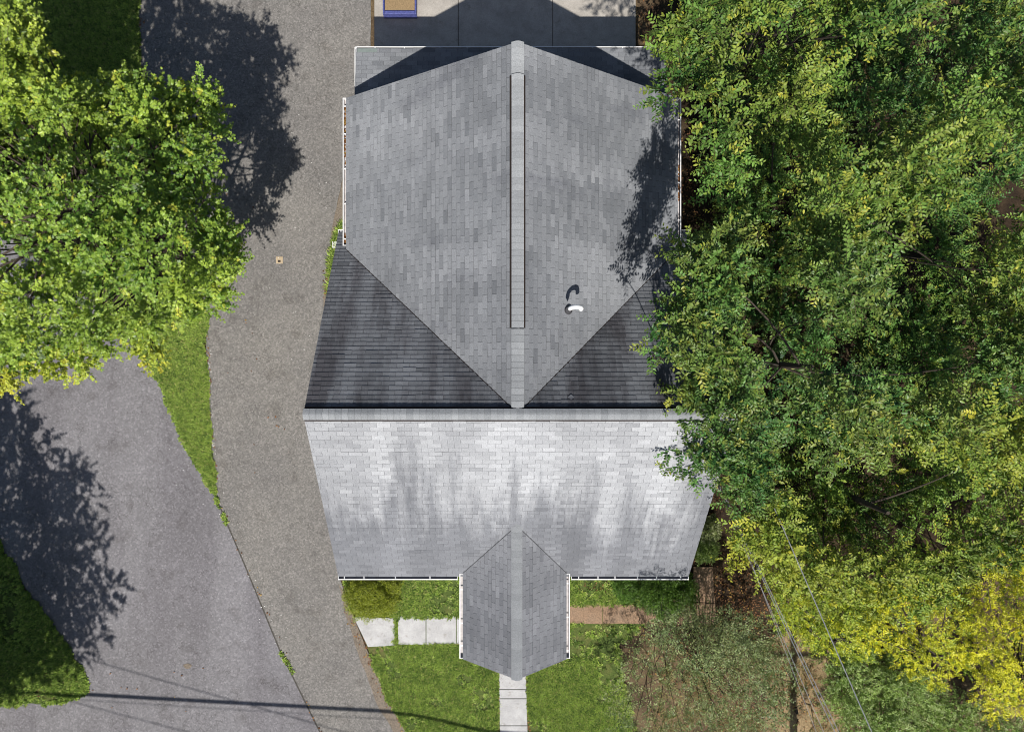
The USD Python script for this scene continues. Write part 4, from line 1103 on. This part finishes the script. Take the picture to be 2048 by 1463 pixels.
shrub('round_shrub', 'rounded golden-green shrub at the left front corner of the house', 745, 1185, .86, 1.0, 'leaf_shrub_gold', 201, 26000, .045, .35)
shrub('round_shrub', 'rounded fresh green shrub at the right front corner of the house', 1335, 1185, .82, 1.0, 'leaf_shrub', 202, 24000, .048, .15)
shrub('variegated_shrub', 'cream variegated shrub beside the right gable end', 1413, 1062, .42, .7, 'leaf_pale', 203, 5000, .05, .7)
shrub('variegated_shrub', 'pale green shrub just below the cream one by the gable', 1408, 1098, .42, .6, 'leaf_pale', 204, 5000, .055, .1)
shrub('low_shrub', 'low shaded green plant under the right front gutter', 1255, 1178, .42, .4, 'leaf_shrub', 205, 4500, .045, .05)

# ------------------------------------------------------------------ grass, weeds and litter
def tuft(seed, nb, rad, hgt, wid):
    rr = np.random.default_rng(seed)
    a = rr.uniform(0, 2 * math.pi, nb); q = rad * np.sqrt(rr.uniform(0, 1, nb))
    p = np.c_[np.cos(a) * q, np.sin(a) * q, np.zeros(nb)]
    th = rr.uniform(0, 2 * math.pi, nb); tl = rr.uniform(.55, 1.45, nb)
    d = np.c_[np.cos(th) * np.sin(tl), np.sin(th) * np.sin(tl), np.cos(tl)]
    nr = np.c_[-np.cos(th) * np.cos(tl), -np.sin(th) * np.cos(tl), np.sin(tl)]
    return leaf_batch(p, d, nr, hgt * rr.uniform(.6, 1.3, nb), wid * rr.uniform(.7, 1.3, nb), BLADE, rr.uniform(0, 1, nb), np.where(rr.uniform(size=nb) < .1, rr.uniform(.3, .9, nb), rr.uniform(0, .15, nb)))


def grass(name, label, polys, per_m2, seed, hgt=.075, rad=.055, wid=.030, nb=20, mat='blade_green', bare=None, dz=.012, thin=None):
    rr = np.random.default_rng(seed)
    path = '/World/' + numbered('/World', name)
    pi = UsdGeom.PointInstancer.Define(stage, path)
    tag(pi.GetPrim(), label, 'grass', None, 'stuff')
    for k in range(4):
        v, f, a1, a2 = tuft(seed + k, nb, rad, hgt, wid)
        nd = obj('tuft', (v, f), mat, Node(path, (0, 0, 0)), attrs={'tone': a1, 'autumn': a2})
        pi.CreatePrototypesRel().AddTarget(nd.path)
    pts = []
    for poly in polys:
        x0, y0, x1, y1 = poly.bounds
        n = int((x1 - x0) * (y1 - y0) * per_m2)
        q = np.c_[rr.uniform(x0, x1, n), rr.uniform(y0, y1, n)]
        pts.append(q[shapely.contains_xy(poly, q[:, 0], q[:, 1])])
    q = np.vstack(pts)
    d = meshkit.noise(np.c_[q * 1.3, np.zeros(len(q))], seed)
    if bare:
        q = q[(d > bare) | (rr.uniform(size=len(q)) < .12)]
    if thin is not None:
        q = q[rr.uniform(size=len(q)) < thin(q)]
    n = len(q)
    pi.CreatePositionsAttr(Vt.Vec3fArray.FromNumpy(np.c_[q, terrain(q[:, 0], q[:, 1]) + dz - .004].astype(np.float32)))
    pi.CreateProtoIndicesAttr(Vt.IntArray.FromNumpy(rr.integers(0, 4, n).astype(np.int32)))
    a = rr.uniform(0, math.pi, n)
    pi.CreateOrientationsAttr(Vt.QuathArray([Gf.Quath(float(math.cos(x)), 0.0, 0.0, float(math.sin(x))) for x in a]))
    sc = rr.uniform(.7, 1.35, n)
    pi.CreateScalesAttr(Vt.Vec3fArray.FromNumpy(np.repeat(sc[:, None], 3, 1).astype(np.float32)))


view = sbox(P(-260, 0)[0], P(0, 1560)[1], P(2200, 0)[0], P(0, -160)[1])
obj('dry_ground', drape(rough_edge(gpoly([(1545, 1275), (1640, 1255), (1680, 1340), (1690, 1530), (1530, 1530), (1525, 1400)]), .15, .12, 40), -.018, .3), 'dry_ground', smooth=True, kind='structure', label='tan dry ground around the pole shadow')
walks = unary_union([gpoly(q) for q in ([(995, 1330), (1056, 1330), (1058, 1560), (997, 1560)], [(706, 1233), (786, 1233), (786, 1291), (735, 1292)], [(797, 1232), (960, 1232), (960, 1287), (797, 1288)], [(1100, 1209), (1350, 1210), (1350, 1247), (1100, 1246)])])
fl_poly = lawn_polys['front_lawn'].buffer(.03).difference(walks).intersection(view)
SPOTS = [(852, 1333, .13), (1178, 1172, .42), (898, 1186, .2), (875, 1172, .12), (1235, 1150, .3), (1215, 1285, .3), (1165, 1330, .15), (1200, 1395, .2), (1225, 1340, .35)]


def right_fade(q):
    k = np.clip(1.15 - ss((q[:, 0] - 2.9) / 2.6) * 1.0, .08, 1)
    for sx, sy, sr in SPOTS:
        c = G(sx, sy); d = np.hypot(q[:, 0] - c[0], q[:, 1] - c[1]) + .12 * meshkit.noise(np.c_[q * 6, np.zeros(len(q))], 77)
        k = k * np.clip((d - .06 - sr * .6) / (sr * .5), .04, 1)
    return k



grass('lawn_grass', 'short mown grass of the sunlit front lawn', [fl_poly], 420, 301, bare=.22, thin=right_fade)
grass('lawn_grass', 'short grass on the wedge between the two drives', [lawn_polys['wedge_lawn'].buffer(.04).intersection(view)], 420, 302)
grass('lawn_grass', 'shaded grass at the lower left corner', [lawn_polys['corner_lawn'].buffer(.03).intersection(view)], 420, 303, bare=.3)
weeds = gpoly([(672, 466), (690, 440), (694, 470), (690, 580), (676, 640), (657, 580), (660, 520)])
grass('weed_strip', 'weeds along the driveway beside the left rear eave', [weeds], 330, 304, hgt=.12, rad=.09, wid=.02, bare=.38)
crack = unary_union([LineString([G(x, y)[:2] for x, y in q]).buffer(w) for q, w in (([(793, 1234), (792, 1262), (794, 1291)], .05), ([(413, 800), (430, 992), (455, 1050)], .03), ([(560, 1300), (590, 1350)], .025), ([(755, 1290), (800, 1291), (915, 1289)], .04), ([(796, 1231), (915, 1231)], .035))])
grass('crack_grass', 'grass tufts growing in the walk joint and drive seams', list(crack.geoms), 200, 305, hgt=.07, rad=.05)
scrub = gpoly([(1330, 1290), (1600, 1240), (1680, 1300), (1700, 1520), (1300, 1520)])
grass('dry_grass', 'thin dry grass on the tan ground among the right brush', [scrub], 60, 306, hgt=.09, rad=.09, wid=.015, bare=.45, dz=-.03, mat='blade_dry')


def litter(name, label, spots, seed, size, mat='leaf_dead', cat='leaves', hf=None):
    rr = np.random.default_rng(seed); P3 = []
    for (x0, y0, x1, y1, w, n) in spots:
        t = rr.uniform(0, 1, n)
        xx = x0 + (x1 - x0) * t + rr.normal(0, w, n); yy = y0 + (y1 - y0) * t + rr.normal(0, w, n)
        P3.append(np.array([hf(a, b) if hf else G(a, b, .022) for a, b in zip(xx, yy)]))
    p = np.vstack(P3); n = len(p)
    th = rr.uniform(0, 2 * math.pi, n)
    v, f, a1, a2 = leaf_batch(p, np.c_[np.cos(th), np.sin(th), rr.normal(0, .12, n)], np.c_[rr.normal(0, .3, n), rr.normal(0, .3, n), np.ones(n)], size * rr.uniform(.6, 1.4, n), size * .7 * rr.uniform(.6, 1.4, n), OVATE, rr.uniform(0, 1, n), np.where(rr.uniform(size=n) < .15, .8, 0))
    obj(name, (v, f), mat, attrs={'tone': a1, 'autumn': a2}, label=label, cat=cat, kind='stuff')


litter('fallen_leaves', 'dry brown leaves scattered along the drive and lawn edges',
       [(735, 1310, 810, 1460, 5, 90), (765, 1370, 780, 1400, 5, 40), (413, 640, 428, 980, 3, 60), (430, 990, 640, 1460, 3, 25), (280, 30, 280, 160, 4, 50), (60, 1365, 175, 1375, 10, 60), (180, 1330, 420, 1390, 30, 10), (655, 590, 668, 520, 6, 70), (690, 1215, 735, 1300, 3, 30), (1290, 20, 1300, 95, 10, 120), (1385, 250, 1385, 450, 14, 260),
        (1440, 930, 1400, 1080, 12, 120), (1150, 1170, 1290, 1200, 12, 120), (1350, 1250, 1500, 1400, 60, 900), (1440, 1140, 1530, 1260, 32, 700), (1560, 1300, 1660, 1460, 30, 300), (300, 100, 600, 1000, 60, 40), (995, 1360, 997, 1460, 2, 60), (1056, 1360, 1058, 1460, 2, 60)], 401, .06)
litter('roof_leaves', 'reddish dry leaves caught in the rear gable gutters', [(691, 215, 691, 330, .6, 90), (691, 470, 691, 488, .6, 40), (1359, 330, 1359, 400, .6, 60)], 402, .06, hf=lambda a, b: P(a, b, RZE - .12))
litter('pale_stones', 'tiny white stones along the drive edge', [(414, 640, 430, 980, 2.5, 45), (430, 990, 560, 1290, 14, 20), (500, 100, 640, 900, 50, 25), (330, 900, 380, 930, 20, 6), (600, 330, 660, 420, 20, 6)], 403, .03, 'white_stone', 'stones')
